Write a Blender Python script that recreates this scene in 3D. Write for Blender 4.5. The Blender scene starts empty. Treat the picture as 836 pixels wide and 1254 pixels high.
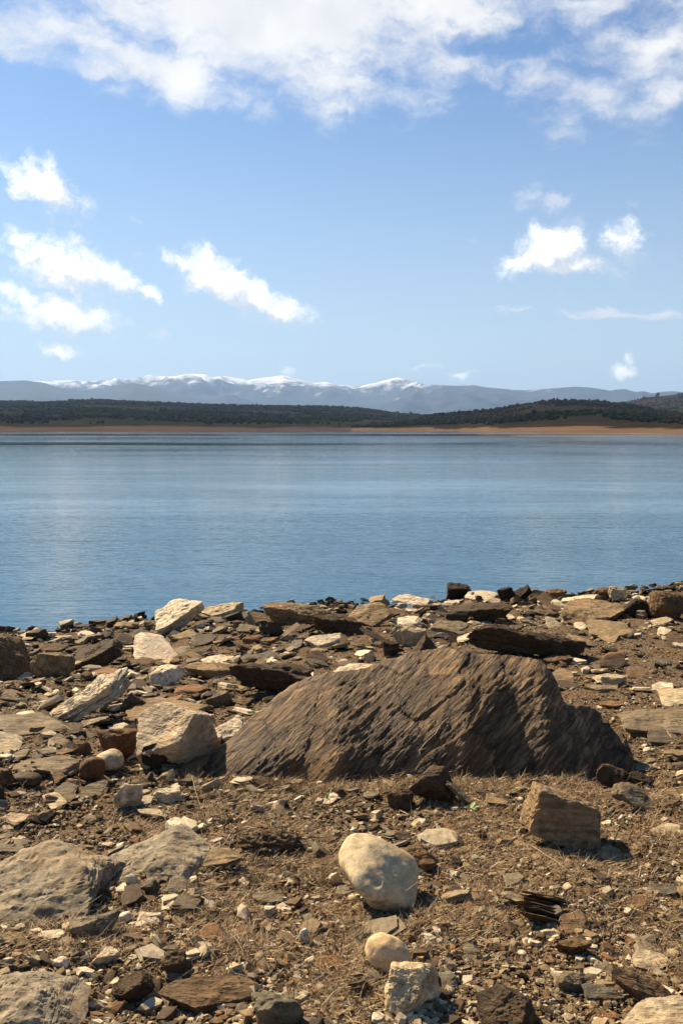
import bpy, bmesh, math, random
import numpy as np
from mathutils import Vector, Matrix

# ------------------------------------------------------------------ camera, sky, sun
R = math.radians
scene = bpy.context.scene
COL = scene.collection
F = 1179.0                 # focal length in photograph pixels (836 x 1254)
CX, CY, HOR = 418.0, 627.0, 523.5
CAMZ = 1.6
PITCH = math.atan((CY - HOR) / F)
cam_d = bpy.data.cameras.new("camera")
cam = bpy.data.objects.new("camera", cam_d)
COL.objects.link(cam)
cam.location = (0, 0, CAMZ)
cam.rotation_euler = (math.pi / 2 - PITCH, 0, 0)
cam_d.sensor_fit = 'VERTICAL'
cam_d.sensor_height = 36.0
cam_d.lens = 36.0 * F / 1254.0
cam_d.clip_start = 0.05
cam_d.clip_end = 120000
scene.camera = cam

SUN_AZ, SUN_EL = R(-43), R(41)       # azimuth from +Y towards +X
sun_dir = Vector((math.sin(SUN_AZ) * math.cos(SUN_EL), math.cos(SUN_AZ) * math.cos(SUN_EL), math.sin(SUN_EL)))
sd = bpy.data.lights.new("sun", 'SUN')
sd.energy = 5.0
sd.angle = R(0.55)
sd.color = (1.0, 0.82, 0.57)
so = bpy.data.objects.new("sun", sd)
so.rotation_euler = (-sun_dir).to_track_quat('-Z', 'Y').to_euler()
COL.objects.link(so)

scene.view_settings.view_transform = 'Standard'
scene.view_settings.look = 'None'
scene.view_settings.gamma = 1.0
scene.view_settings.exposure = 1.1
scene.view_settings.use_curve_mapping = False
SKY_STRENGTH = 0.055
cy = scene.cycles
cy.max_bounces = 5
cy.diffuse_bounces = 1
cy.glossy_bounces = 3
cy.transmission_bounces = 2
cy.transparent_max_bounces = 6
cy.volume_bounces = 0
cy.caustics_reflective = False
cy.caustics_refractive = False
cy.sample_clamp_indirect = 6.0
cy.use_adaptive_sampling = True
cy.adaptive_threshold = 0.02


def pix_dir(px, py):
    """world direction through a photograph pixel"""
    v = np.array([px - CX, F, -(py - CY)], float)
    c, s = math.cos(PITCH), math.sin(PITCH)
    return np.array([v[0], v[1] * c + v[2] * s, -v[1] * s + v[2] * c]) / np.linalg.norm(v)


class NT:
    """tiny node-tree writer"""
    def __init__(s, tree):
        s.t = tree
        tree.nodes.clear()

    def n(s, typ, **kw):
        nd = s.t.nodes.new(typ)
        for k, v in kw.items():
            setattr(nd, k, v)
        return nd

    def link(s, a, b):
        s.t.links.new(a, b)

    def put(s, sock, v):
        if isinstance(v, bpy.types.NodeSocket):
            s.t.links.new(v, sock)
        else:
            if hasattr(sock, "default_value"):
                dv = sock.default_value
                if hasattr(dv, "__len__") and not hasattr(v, "__len__"):
                    v = (v,) * len(dv)
                if hasattr(dv, "__len__") and len(dv) == 4 and len(v) == 3:
                    v = (*v, 1)
                sock.default_value = v

    def m(s, op, a, b=0.0, c=0.0, clamp=False):
        nd = s.n('ShaderNodeMath', operation=op)
        nd.use_clamp = clamp
        s.put(nd.inputs[0], a); s.put(nd.inputs[1], b); s.put(nd.inputs[2], c)
        return nd.outputs[0]

    def vm(s, op, a, b=(0, 0, 0)):
        nd = s.n('ShaderNodeVectorMath', operation=op)
        s.put(nd.inputs[0], a)
        s.put(nd.inputs[3] if op == 'SCALE' else nd.inputs[1], b)
        return nd.outputs[0]

    def noise(s, vec, scale, detail=4, rough=.55, dist=0, dims='3D', w=None, lac=2.0):
        nd = s.n('ShaderNodeTexNoise', noise_dimensions=dims)
        s.put(nd.inputs['Vector'], vec)
        s.put(nd.inputs['Scale'], scale); s.put(nd.inputs['Detail'], detail)
        s.put(nd.inputs['Roughness'], rough); s.put(nd.inputs['Distortion'], dist)
        s.put(nd.inputs['Lacunarity'], lac)
        return nd.outputs['Fac'], nd.outputs['Color']

    def mapr(s, v, a, b, c=0., d=1., smooth=False):
        nd = s.n('ShaderNodeMapRange')
        nd.interpolation_type = 'SMOOTHSTEP' if smooth else 'LINEAR'
        for i, x in enumerate((v, a, b, c, d)):
            s.put(nd.inputs[i], x)
        return nd.outputs[0]

    def mixc(s, f, a, b, mode='MIX'):
        nd = s.n('ShaderNodeMix', data_type='RGBA', blend_type=mode)
        s.put(nd.inputs[0], f); s.put(nd.inputs[6], a); s.put(nd.inputs[7], b)
        return nd.outputs[2]

    def mapping(s, vec, loc=(0, 0, 0), rot=(0, 0, 0), sc=(1, 1, 1), typ='POINT'):
        nd = s.n('ShaderNodeMapping', vector_type=typ)
        s.put(nd.inputs[0], vec)
        nd.inputs[1].default_value = loc; nd.inputs[2].default_value = rot
        nd.inputs[3].default_value = sc
        return nd.outputs[0]

    def ramp(s, f, stops, interp='LINEAR'):
        nd = s.n('ShaderNodeValToRGB')
        cr = nd.color_ramp
        cr.interpolation = interp
        while len(cr.elements) > 1:
            cr.elements.remove(cr.elements[-1])
        cr.elements[0].position = stops[0][0]; cr.elements[0].color = (*stops[0][1], 1)
        for p, c in stops[1:]:
            e = cr.elements.new(p); e.color = (*c, 1)
        s.put(nd.inputs[0], f)
        return nd.outputs[0]


# ------------------------------------------------------------------ sky with clouds
world = bpy.data.worlds.new("World")
scene.world = world
world.use_nodes = True
W = NT(world.node_tree)
out = W.n('ShaderNodeOutputWorld')
bg = W.n('ShaderNodeBackground')
bg.inputs[1].default_value = SKY_STRENGTH
W.link(bg.outputs[0], out.inputs[0])
sky = W.n('ShaderNodeTexSky', sky_type='NISHITA')
sky.sun_disc = False
sky.sun_elevation = SUN_EL
sky.sun_rotation = SUN_AZ % (2 * math.pi)
sky.altitude = 700
sky.air_density = 1.0
sky.dust_density = 1.3
sky.ozone_density = 2.5
tc = W.n('ShaderNodeTexCoord')
sep = W.n('ShaderNodeSeparateXYZ')
W.link(tc.outputs['Generated'], sep.inputs[0])
az = W.m('ARCTAN2', sep.outputs[0], sep.outputs[1])
el = W.m('ARCSINE', sep.outputs[2])
comb = W.n('ShaderNodeCombineXYZ')
W.put(comb.inputs[0], W.m('MULTIPLY', az, 10.0)); W.put(comb.inputs[1], W.m('MULTIPLY', el, 10.0))
AE = comb.outputs[0]      # (azimuth, elevation) in tenths of a radian


def ae(px, py):
    d = pix_dir(px, py)
    return math.atan2(d[0], d[1]) * 10, math.asin(d[2]) * 10


def blobs(vec, lst):
    res = None
    for (px, py, rx, ry, rot, s) in lst:
        if lst is CUM: s *= .92; rx *= .95
        a, e = ae(px, py)
        k = 10.0 / F
        mp = W.mapping(vec, (a, e, 0), (0, 0, R(-rot)), (rx * k, ry * k, 1), 'TEXTURE')
        g = W.n('ShaderNodeTexGradient', gradient_type='SPHERICAL')
        W.link(mp, g.inputs[0])
        v = W.m('MULTIPLY', g.outputs[1], s)
        res = v if res is None else W.m('MAXIMUM', res, v)
    return res


CUM = [  # cumulus: centre, radii, rotation clockwise, strength
    (58, 232, 72, 38, 38, 1.1),
    (78, 325, 92, 44, 22, 1.15), (30, 292, 40, 22, 35, .9), (138, 338, 60, 28, 20, 1.0), (178, 354, 36, 16, 18, .8),
    (78, 385, 108, 34, 8, 1.15), (30, 365, 45, 20, 15, 1.0), (72, 430, 40, 15, 14, 1.0),
    (275, 345, 92, 40, 28, 1.2), (345, 378, 66, 26, 14, 1.1), (318, 364, 60, 28, 25, 1.15), (222, 322, 50, 18, 25, .7),
    (676, 305, 62, 40, 0, 1.25), (700, 326, 62, 20, 0, 1.0), (640, 322, 52, 24, -12, 1.0), (763, 288, 42, 28, 0, .95),
    (757, 452, 24, 15, 0, 1.1), (562, 461, 30, 9, 0, .8), (518, 450, 26, 5, 0, .8), (350, 457, 14, 12, 0, .7),
    (765, 437, 18, 10, 0, .6),
]
BIG = [
    (330, 10, 310, 100, 5, 1.6), (60, 38, 170, 45, -2, .95), (520, 5, 250, 62, -5, 1.15), (210, 85, 190, 52, 12, 1.05),
    (300, -120, 700, 130, 0, 1.3), (800, 60, 125, 58, 0, .92), (400, 105, 110, 48, -8, .8), (130, 85, 90, 30, 10, .8),
    (700, 4, 260, 26, 0, .7), (740, 118, 120, 58, 20, .62), (660, 100, 90, 32, -5, .8), (395, 130, 50, 42, 30, .68),
    (560, 85, 110, 45, 10, .62), (500, 120, 130, 36, 0, .56), (690, 150, 60, 40, 20, .6), (810, 110, 60, 40, 0, .8),
    (900, -60, 500, 90, 0, 1.0),
]
WISP = [
    (650, 243, 32, 28, 10, .72), (680, 250, 34, 22, -20, .8), (740, 384, 130, 7, 3, .85), (815, 386, 48, 10, -2, 1.0),
    (635, 380, 60, 5, 4, .7), (168, 272, 24, 10, 35, .5), (585, 295, 18, 9, 0, .5), (735, 320, 120, 60, 0, .45),
    (195, 406, 26, 13, 12, .62), (700, 280, 40, 30, 0, .6), (530, 315, 12, 8, 0, .4), (420, 120, 60, 60, 0, .5),
    (775, 250, 30, 14, 0, .35), (170, 312, 40, 8, 12, .5),
]
n1, c1 = W.noise(AE, 2.6, 7, .62)
warp = W.vm('SCALE', W.vm('SUBTRACT', c1, (.5, .5, .5)), .34)
AEw = W.vm('ADD', AE, warp)


def cum_density(vec, off=None):
    v = vec if off is None else W.vm('ADD', vec, off)
    b = blobs(v, CUM)
    nz, _ = W.noise(v, 4.6, 9, .66)
    return W.m('ADD', b, W.m('MULTIPLY', W.m('SUBTRACT', nz, .5), 1.6))


d_c = cum_density(AEw)
# the side turned to the sun (up and to the left) is brighter than the base
d_c2 = cum_density(AEw, (-.12, .20, 0))
a_c = W.mapr(d_c, .16, .92, smooth=True)
b_b = blobs(AEw, BIG)
st = W.mapping(AEw, rot=(0, 0, R(14)), sc=(.62, 1.35, 1))
nb, _ = W.noise(st, 2.6, 9, .62)
d_b = W.m('ADD', b_b, W.m('MULTIPLY', W.m('SUBTRACT', nb, .5), 1.9))
a_b = W.m('MULTIPLY', W.mapr(d_b, .12, 1.05, smooth=True), .97)
b_w = blobs(AEw, WISP)
nw, _ = W.noise(W.mapping(AEw, sc=(.8, 1.2, 1)), 4.2, 8, .66)
d_w = W.m('ADD', b_w, W.m('MULTIPLY', W.m('SUBTRACT', nw, .5), 1.5))
a_w = W.m('MULTIPLY', W.mapr(d_w, .22, .85, smooth=True), W.mapr(b_w, .0, .3))
a_w = W.m('MULTIPLY', a_w, .7)
a_b = W.m('MULTIPLY', a_b, W.mapr(b_b, .0, .22))
a_c = W.m('MULTIPLY', a_c, W.mapr(b_blank := blobs(AEw, CUM), .0, .2))
# elsewhere round the sky, out of this view: loose cloud fields
ngl, _ = W.noise(tc.outputs['Generated'], 3.0, 7, .6)
outside = W.m('MULTIPLY', W.mapr(W.m('ABSOLUTE', az), .75, 1.1), W.mapr(ngl, .60, .78, smooth=True))
outside = W.m('MULTIPLY', outside, W.mapr(el, .05, .2))
shade = W.mapr(W.m('SUBTRACT', d_c, d_c2), -.35, .5)
CB = 0.47 / SKY_STRENGTH
col_c = W.mixc(shade, (CB * .88, CB * .87, CB * .87), (CB * 1.7, CB * 1.62, CB * 1.48))
nsh, _ = W.noise(AEw, 1.1, 4, .5)
col_b = W.mixc(W.mapr(nsh, .35, .65), (CB * .86, CB * .87, CB * .90), (CB * 1.08, CB * 1.06, CB * 1.02))
# Nishita sky, slightly cooled, paler and mistier towards the horizon
skyc = W.mixc(1.0, sky.outputs[0], (.50, .76, 1.0), 'MULTIPLY')
hor = W.m('POWER', W.mapr(el, 0, .48, 1, 0), 1.9)
skyc = W.mixc(W.m('MULTIPLY', hor, .90), skyc, (6.6, 7.6, 8.0))
c = W.mixc(a_w, skyc, col_b)
c = W.mixc(a_b, c, col_b)
c = W.mixc(a_c, c, col_c)
c = W.mixc(outside, c, col_b)
W.link(c, bg.inputs[0])


# ------------------------------------------------------------------ noise in numpy
_rs = np.random.RandomState(7)
_perm = _rs.permutation(256)
_perm = np.concatenate([_perm, _perm, _perm])
_grad = _rs.normal(size=(256, 3))
_grad /= np.linalg.norm(_grad, axis=1)[:, None]


def pn(p):
    """gradient noise, p (n,3) -> (n,) about -0.7..0.7"""
    p = np.asarray(p, float)
    i = np.floor(p).astype(int)
    f = p - i
    u = f * f * f * (f * (f * 6 - 15) + 10)
    i &= 255
    r = 0
    for dx in (0, 1):
        for dy in (0, 1):
            for dz in (0, 1):
                h = _perm[_perm[_perm[(i[:, 0] + dx) & 255] + ((i[:, 1] + dy) & 255)] + ((i[:, 2] + dz) & 255)] & 255
                g = _grad[h]
                d = f - np.array([dx, dy, dz])
                w = (u[:, 0] if dx else 1 - u[:, 0]) * (u[:, 1] if dy else 1 - u[:, 1]) * (u[:, 2] if dz else 1 - u[:, 2])
                r = r + w * (g * d).sum(1)
    return r * 1.5


def fbm(p, o=4, g=.5, lac=2.03):
    p = np.asarray(p, float)
    a, s, r = 1., 1., 0
    for k in range(o):
        r = r + a * pn(p * s + k * 17.3)
        a *= g; s *= lac
    return r


def smooth(a, b, x):
    t = np.clip((x - a) / (b - a), 0, 1)
    return t * t * (3 - 2 * t)


# ------------------------------------------------------------------ mesh helpers
def mesh_np(name, V, faces, mat=None, cols=None, smooth_shade=True, parent=None):
    """V (n,3); faces: (m,3)/(m,4) array or list of such arrays; cols (n,3)"""
    me = bpy.data.meshes.new(name)
    V = np.asarray(V, np.float32)
    fl = faces if isinstance(faces, list) else [faces]
    fl = [np.asarray(f, np.int32) for f in fl if len(f)]
    nl = sum(f.size for f in fl)
    nf = sum(len(f) for f in fl)
    me.vertices.add(len(V)); me.vertices.foreach_set("co", V.ravel())
    me.loops.add(nl); me.loops.foreach_set("vertex_index", np.concatenate([f.ravel() for f in fl]))
    me.polygons.add(nf)
    tot = np.concatenate([np.full(len(f), f.shape[1], np.int32) for f in fl])
    st_ = np.concatenate([[0], np.cumsum(tot)[:-1]]).astype(np.int32)
    me.polygons.foreach_set("loop_start", st_)
    me.polygons.foreach_set("loop_total", tot)
    me.polygons.foreach_set("use_smooth", np.full(nf, smooth_shade, bool))
    me.update(calc_edges=True)
    if cols is not None:
        at = me.color_attributes.new("Col", 'FLOAT_COLOR', 'POINT')
        c4 = np.ones((len(V), 4), np.float32); c4[:, :3] = cols
        at.data.foreach_set("color", c4.ravel())
    o = bpy.data.objects.new(name, me)
    COL.objects.link(o)
    if mat: me.materials.append(mat)
    if parent: o.parent = parent
    return o


def grid_faces(nu, nv):
    i = np.arange(nu - 1)[:, None] * nv + np.arange(nv - 1)[None, :]
    i = i.ravel()
    return np.stack([i, i + nv, i + nv + 1, i + 1], 1)


def tag(o, label=None, cat=None, group=None, kind=None):
    kind = kind or "thing"
    if label: o["label"] = label
    if cat: o["category"] = cat
    if group: o["group"] = group
    if kind: o["kind"] = kind
    return o


# ------------------------------------------------------------------ the lie of the land
ZW = -1.4                   # water level


def _shore_exact(x):
    x = np.asarray(x, float)
    y = 16.0 + .44 * np.clip(x, -14, 0) + .27 * np.clip(x, 0, 9) + .10 * np.clip(x - 9, 0, 60) - .02 * np.clip(-x - 14, 0, 400)
    q = np.stack([x * .35, np.zeros_like(x), np.full_like(x, 3.3)], -1).reshape(-1, 3)
    return y + (pn(q) * .35 + pn(q * 3.1) * .22 + pn(q * 7.3) * .12).reshape(x.shape)


_sx = np.linspace(-60, 60, 6001)
_sy = _shore_exact(_sx)


def shore_y(x):
    return np.interp(x, _sx, _sy)


def _ground_exact(x, y):
    x = np.asarray(x, float); y = np.asarray(y, float)
    ys = shore_y(x)
    t = y / ys
    z = np.where(t > 0, ZW * np.abs(t) ** 1.25, .06 * np.abs(y) ** .8)
    z = np.where(t > 1, ZW - (y - ys) * .16, z)
    z = np.maximum(z, -9.0)
    near = np.exp(-(np.hypot(x, y) / 40.0) ** 2)
    q = np.stack([x, y, np.zeros_like(x)], -1).reshape(-1, 3)
    n = (fbm(q * .55, 3) * .10 + fbm(q * 2.7 + 5, 3) * .030).reshape(x.shape)
    return z + n * near * np.clip(np.abs(y) / 3, .3, 1)


# the ground near the camera, tabulated every 4 cm
_tx, _ty = np.arange(-16, 18, .04), np.arange(-6, 31, .04)
_TX, _TY = np.meshgrid(_tx, _ty, indexing='ij')
_TZ = _ground_exact(_TX, _TY)


def ground_z(x, y):
    x = np.asarray(x, float); y = np.asarray(y, float)
    if x.size and (x.min() < -15.9 or x.max() > 17.9 or y.min() < -5.9 or y.max() > 30.8):
        return _ground_exact(x, y)
    u, v = (x + 16) / .04, (y + 6) / .04
    i, j = u.astype(int), v.astype(int)
    fu, fv = u - i, v - j
    return (_TZ[i, j] * (1 - fu) + _TZ[i + 1, j] * fu) * (1 - fv) + (_TZ[i, j + 1] * (1 - fu) + _TZ[i + 1, j + 1] * fu) * fv


def gz(x, y):
    return float(ground_z(np.array([x]), np.array([y]))[0])


def G(px, py):
    """where the line of sight through a pixel meets the ground"""
    d = pix_dir(px, py)
    t = np.linspace(1.5, 26, 400)
    X, Y, Z = t * d[0], t * d[1], CAMZ + t * d[2]
    under = Z < ground_z(X, Y)
    k = int(np.argmax(under)) if under.any() else len(t) - 1
    a, b = t[max(k - 1, 0)], t[k]
    for _ in range(14):
        m = (a + b) / 2
        if CAMZ + m * d[2] < gz(m * d[0], m * d[1]): b = m
        else: a = m
    return np.array([a * d[0], a * d[1], gz(a * d[0], a * d[1])])


def G_many(px, py):
    px = np.asarray(px, float); py = np.asarray(py, float)
    v = np.stack([px - CX, np.full_like(px, F), -(py - CY)], 1)
    c, s = math.cos(PITCH), math.sin(PITCH)
    d = np.stack([v[:, 0], v[:, 1] * c + v[:, 2] * s, -v[:, 1] * s + v[:, 2] * c], 1)
    a = np.full(len(px), .8); b = np.full(len(px), 30.)
    d = d / d[:, 1:2]
    for _ in range(22):
        m = (a + b) / 2
        u = CAMZ + m * d[:, 2] < ground_z(m * d[:, 0], m)
        b = np.where(u, m, b); a = np.where(u, a, m)
    return np.stack([a * d[:, 0], a], 1)


def proj(P):
    P = np.atleast_2d(P)
    x, y, z = P[:, 0], P[:, 1], P[:, 2] - CAMZ
    c, s = math.cos(PITCH), math.sin(PITCH)
    f = y * c - z * s
    u = y * s + z * c
    return np.stack([CX + F * x / f, CY - F * u / f], 1)


# ------------------------------------------------------------------ materials
def new_mat(name):
    m = bpy.data.materials.new(name)
    m.use_nodes = True
    T = NT(m.node_tree)
    o = T.n('ShaderNodeOutputMaterial')
    b = T.n('ShaderNodeBsdfPrincipled')
    T.link(b.outputs[0], o.inputs[0])
    return m, T, b


def bump(T, h, strength, dist, prev=None):
    nd = T.n('ShaderNodeBump')
    nd.inputs['Strength'].default_value = strength
    nd.inputs['Distance'].default_value = dist
    T.put(nd.inputs['Height'], h)
    if prev is not None: T.link(prev, nd.inputs['Normal'])
    return nd.outputs[0]


# soil
M_SOIL, T, b = new_mat("soil")
g = T.n('ShaderNodeNewGeometry').outputs['Position']
f1, _ = T.noise(g, 1.3, 5, .6)
f2, _ = T.noise(g, 26, 5, .65)
vor = T.n('ShaderNodeTexVoronoi'); T.put(vor.inputs['Vector'], g); vor.inputs['Scale'].default_value = 75
vor2 = T.n('ShaderNodeTexVoronoi'); T.put(vor2.inputs['Vector'], g); vor2.inputs['Scale'].default_value = 190
base = T.ramp(f2, [(.25, (.030, .019, .011)), (.5, (.085, .056, .031)), (.75, (.17, .12, .07))])
grit = T.ramp(T.n('ShaderNodeSeparateColor').outputs[0], [(0, (0, 0, 0)), (1, (1, 1, 1))])
sc_ = T.n('ShaderNodeSeparateColor'); T.link(vor.outputs['Color'], sc_.inputs[0])
gritc = T.ramp(sc_.outputs[0], [(0, (.035, .023, .014)), (.35, (.10, .07, .04)), (.7, (.19, .14, .085)), (1, (.34, .27, .175))])
c0 = T.mixc(.55, base, gritc)
c0 = T.mixc(T.mapr(f1, .4, .62), c0, T.mixc(.5, c0, (.13, .075, .035)))
def wet(T, c, g):
    sp_ = T.n('ShaderNodeSeparateXYZ'); T.link(g, sp_.inputs[0])
    return T.mixc(T.mapr(sp_.outputs[2], -1.29, -1.36, 0, 1), c, T.mixc(1., c, (.38, .37, .36), 'MULTIPLY'))


T.link(wet(T, c0, g), b.inputs['Base Color'])
b.inputs['Roughness'].default_value = .95
b.inputs['Specular IOR Level'].default_value = .08
h = T.m('ADD', T.m('MULTIPLY', vor.outputs['Distance'], -.7), T.m('MULTIPLY', vor2.outputs['Distance'], -.3))
h = T.m('ADD', h, T.m('MULTIPLY', f2, 1.2))
T.link(bump(T, h, .9, .012), b.inputs['Normal'])


def rock_material(name, strata=1.0, rough=.82, lichen=.35, bmp=.55, con=1.0):
    m, T, b = new_mat(name)
    at = T.n('ShaderNodeAttribute', attribute_name="Col").outputs['Color']
    oi = T.n('ShaderNodeObjectInfo').outputs['Random']
    ob = T.n('ShaderNodeTexCoord').outputs['Object']
    off = T.n('ShaderNodeCombineXYZ')
    T.put(off.inputs[0], T.m('MULTIPLY', oi, 37.0)); T.put(off.inputs[1], T.m('MULTIPLY', oi, 11.0))
    ob = T.vm('ADD', ob, off.outputs[0])
    big, _ = T.noise(ob, 5, 5, .6)
    mid, _ = T.noise(ob, 24, 6, .62)
    fine, _ = T.noise(ob, 110, 4, .6)
    # cleavage: thin bands across the height, streaks along the length
    wv, _ = T.noise(T.mapping(ob, sc=(4, 4, 95)), 1.0, 5, .6, .4)
    lx, _ = T.noise(T.mapping(ob, rot=(0, 0, .5), sc=(5, 46, 46)), 1.0, 5, .62, .3)
    v = T.m('ADD', T.m('MULTIPLY', mid, .8), T.m('MULTIPLY', lx, .7 * strata))
    v = T.m('ADD', v, T.m('MULTIPLY', wv, .6 * strata))
    v = T.m('ADD', v, T.m('MULTIPLY', fine, .35))
    tot = .8 + 1.3 * strata + .35
    v = T.m('DIVIDE', v, tot)
    dark = T.mixc(1.0, at, tuple(1 - con * (1 - q_) for q_ in (.36, .33, .30)), 'MULTIPLY')
    lite = T.mixc(1.0, at, tuple(1 - con * (1 - q_) for q_ in (1.42, 1.38, 1.30)), 'MULTIPLY')
    c = T.mixc(T.mapr(v, .40, .60), dark, lite)
    ochre = T.mixc(1.0, at, (1.08, .90, .70), 'MULTIPLY')
    c = T.mixc(T.m('MULTIPLY', T.mapr(big, .50, .66), .75), c, ochre)
    grey = T.mixc(1.0, at, (.62, .62, .62), 'MULTIPLY')
    c = T.mixc(T.m('MULTIPLY', T.mapr(big, .46, .34), lichen * 1.6), c, grey)
    T.link(c, b.inputs['Base Color'])
    b.inputs['Roughness'].default_value = rough
    b.inputs['Specular IOR Level'].default_value = .18
    n = bump(T, T.m('ADD', mid, T.m('MULTIPLY', fine, .4)), bmp, .012)
    if strata > 0:
        n = bump(T, T.m('ADD', lx, wv), .75 * strata, .014, n)
    T.link(n, b.inputs['Normal'])
    return m


M_SLATE = rock_material("slate", 1.0)
M_STONE = rock_material("stone", .25, .85, .5)
M_COBBLE = rock_material("cobble", .0, .75, .2, .32, .60)

# rubble fragments
M_CHIP, T, b = new_mat("shale_fragments")
at = T.n('ShaderNodeAttribute', attribute_name="Col").outputs['Color']
g = T.n('ShaderNodeNewGeometry').outputs['Position']
f1, _ = T.noise(g, 45, 5, .65)
f2, _ = T.noise(g, 240, 3, .6)
c0 = T.mixc(T.mapr(f1, .32, .68), T.mixc(1., at, (.62, .58, .52), 'MULTIPLY'), T.mixc(1., at, (1.25, 1.22, 1.15), 'MULTIPLY'))
T.link(wet(T, c0, g), b.inputs['Base Color'])
b.inputs['Roughness'].default_value = .8
b.inputs['Specular IOR Level'].default_value = .2
T.link(bump(T, T.m('ADD', f1, T.m('MULTIPLY', f2, .3)), .5, .006), b.inputs['Normal'])

# big dark foliated boulder
M_BOULDER, T, b = new_mat("foliated_boulder")
at = T.n('ShaderNodeAttribute', attribute_name="fol").outputs['Vector']
s1, _ = T.noise(T.mapping(at, sc=(5, 34, 7)), 1., 6, .66, .6)
s2, _ = T.noise(T.mapping(at, sc=(12, 90, 14)), 1., 5, .65, .3)
bg1, _ = T.noise(at, 2.3, 5, .6)
fine, _ = T.noise(at, 90, 4, .6)
c0 = T.ramp(s1, [(.36, (.022, .014, .009)), (.45, (.085, .054, .030)), (.53, (.19, .125, .066)), (.63, (.46, .32, .18))])
c1 = T.ramp(s2, [(.36, (.035, .026, .019)), (.5, (.13, .09, .055)), (.64, (.34, .25, .15))])
c0 = T.mixc(.42, c0, c1)
c0 = T.mixc(T.m('MULTIPLY', T.mapr(bg1, .50, .64), .65), c0, T.mixc(.5, c0, (.070, .064, .058)))
c0 = T.mixc(T.m('MULTIPLY', T.mapr(bg1, .52, .38), .8), c0, T.mixc(.5, c0, (.28, .17, .075)))
c0 = T.mixc(1., c0, (1.0, .89, .73), 'MULTIPLY')
cw = T.vm('ADD', T.mapping(at, sc=(3.0, 9.5, 3.5)), T.vm('SCALE', T.noise(at, 7, 4, .6)[1], .55))
vc = T.n('ShaderNodeTexVoronoi', feature='DISTANCE_TO_EDGE'); T.put(vc.inputs['Vector'], cw); vc.inputs['Scale'].default_value = 1.0
vd = T.n('ShaderNodeTexVoronoi'); T.put(vd.inputs['Vector'], cw); vd.inputs['Scale'].default_value = 1.0
crack = T.mapr(vc.outputs[0], .0, .045, 0, 1)
vdc = T.n('ShaderNodeSeparateColor'); T.link(vd.outputs['Color'], vdc.inputs[0])
tone = T.mapr(vdc.outputs[0], 0, 1, .72, 1.22)
tn = T.n('ShaderNodeCombineColor')
for q_ in range(3): T.put(tn.inputs[q_], tone)
c0 = T.mixc(1., c0, tn.outputs[0], 'MULTIPLY')
c0 = T.mixc(T.mapr(crack, 1, 0, 0, .6), c0, (.02, .014, .010))
T.link(c0, b.inputs['Base Color'])
b.inputs['Roughness'].default_value = .62
b.inputs['Specular IOR Level'].default_value = .2
n = bump(T, crack, .7, .012)
n = bump(T, vdc.outputs[0], .5, .02, n)
n = bump(T, s1, 1.0, .030, n)
n = bump(T, s2, 1.0, .020, n)
n = bump(T, fine, .35, .005, n)
T.link(n, b.inputs['Normal'])

# dry grass and other plant matter (colour per blade)
M_STRAW, T, b = new_mat("dry_grass_blades")
at = T.n('ShaderNodeAttribute', attribute_name="Col").outputs['Color']
T.link(at, b.inputs['Base Color'])
b.inputs['Roughness'].default_value = .75
b.inputs['Specular IOR Level'].default_value = .25
M_GREEN, T, b = new_mat("green_leaf")
g = T.n('ShaderNodeNewGeometry').outputs['Position']
f1, _ = T.noise(g, 60, 4)
T.link(T.ramp(f1, [(.3, (.10, .17, .035)), (.7, (.26, .34, .10))]), b.inputs['Base Color'])
b.inputs['Roughness'].default_value = .5

# water
M_WATER, T, b = new_mat("lake_water")
g = T.n('ShaderNodeNewGeometry').outputs['Position']
b.inputs['Base Color'].default_value = (.010, .065, .115, 1)
b.inputs['IOR'].default_value = 1.333
b.inputs['Specular IOR Level'].default_value = .5
sp = T.n('ShaderNodeSeparateXYZ'); T.link(g, sp.inputs[0])
dist = T.m('SQRT', T.m('ADD', T.m('MULTIPLY', sp.outputs[0], sp.outputs[0]), T.m('MULTIPLY', sp.outputs[1], sp.outputs[1])))
w1, _ = T.noise(T.mapping(g, rot=(0, 0, .12), sc=(1.1, 4.6, 1)), 1., 3, .55, .2)
w2, _ = T.noise(T.mapping(g, rot=(0, 0, -.1), sc=(3.6, 15, 1)), 1., 3, .55)
w3, _ = T.noise(T.mapping(g, rot=(0, 0, .04), sc=(.14, .8, 1)), 1., 3, .5)
calm, _ = T.noise(T.mapping(g, loc=(3, 1.7, 0), sc=(.0016, .0105, 1)), 1., 4, .55, .3)
calmf = T.mapr(calm, .46, .56, 0, 1, True)      # 1 = ruffled, 0 = glassy lane
near = T.mapr(dist, 60, 130, 1, 0)
lw, _ = T.noise(T.mapping(g, sc=(.006, .02, 1)), 1., 3, .5)
lm, _ = T.noise(T.mapping(g, loc=(.35, 0, 0), sc=(.013, .003, 1)), 1., 2, .5)
def lane(y0, half, lo, hi):
    v = T.m('ADD', T.m('SUBTRACT', sp.outputs[1], y0), T.m('MULTIPLY', T.m('SUBTRACT', lw, .5), half * 4.5))
    v = T.m('ABSOLUTE', T.m('DIVIDE', v, half))
    return T.m('MULTIPLY', T.mapr(v, 1.6, .3, 0, 1, True), T.mapr(lm, lo, hi, 0, 1, True))
lanes = T.m('MAXIMUM', T.m('MULTIPLY', lane(188, 17, .42, .62), .8), T.m('MULTIPLY', lane(390, 50, .35, .6), .8))
lanes = T.m('MAXIMUM', lanes, lane(800, 130, .0, .1))
ruf = T.m('MULTIPLY', T.m('MAXIMUM', T.m('ADD', T.m('MULTIPLY', calmf, .4), .6), near), T.m('SUBTRACT', 1.0, lanes))
hh = T.m('ADD', T.m('MULTIPLY', w1, .55), T.m('MULTIPLY', w2, .16))
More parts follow.
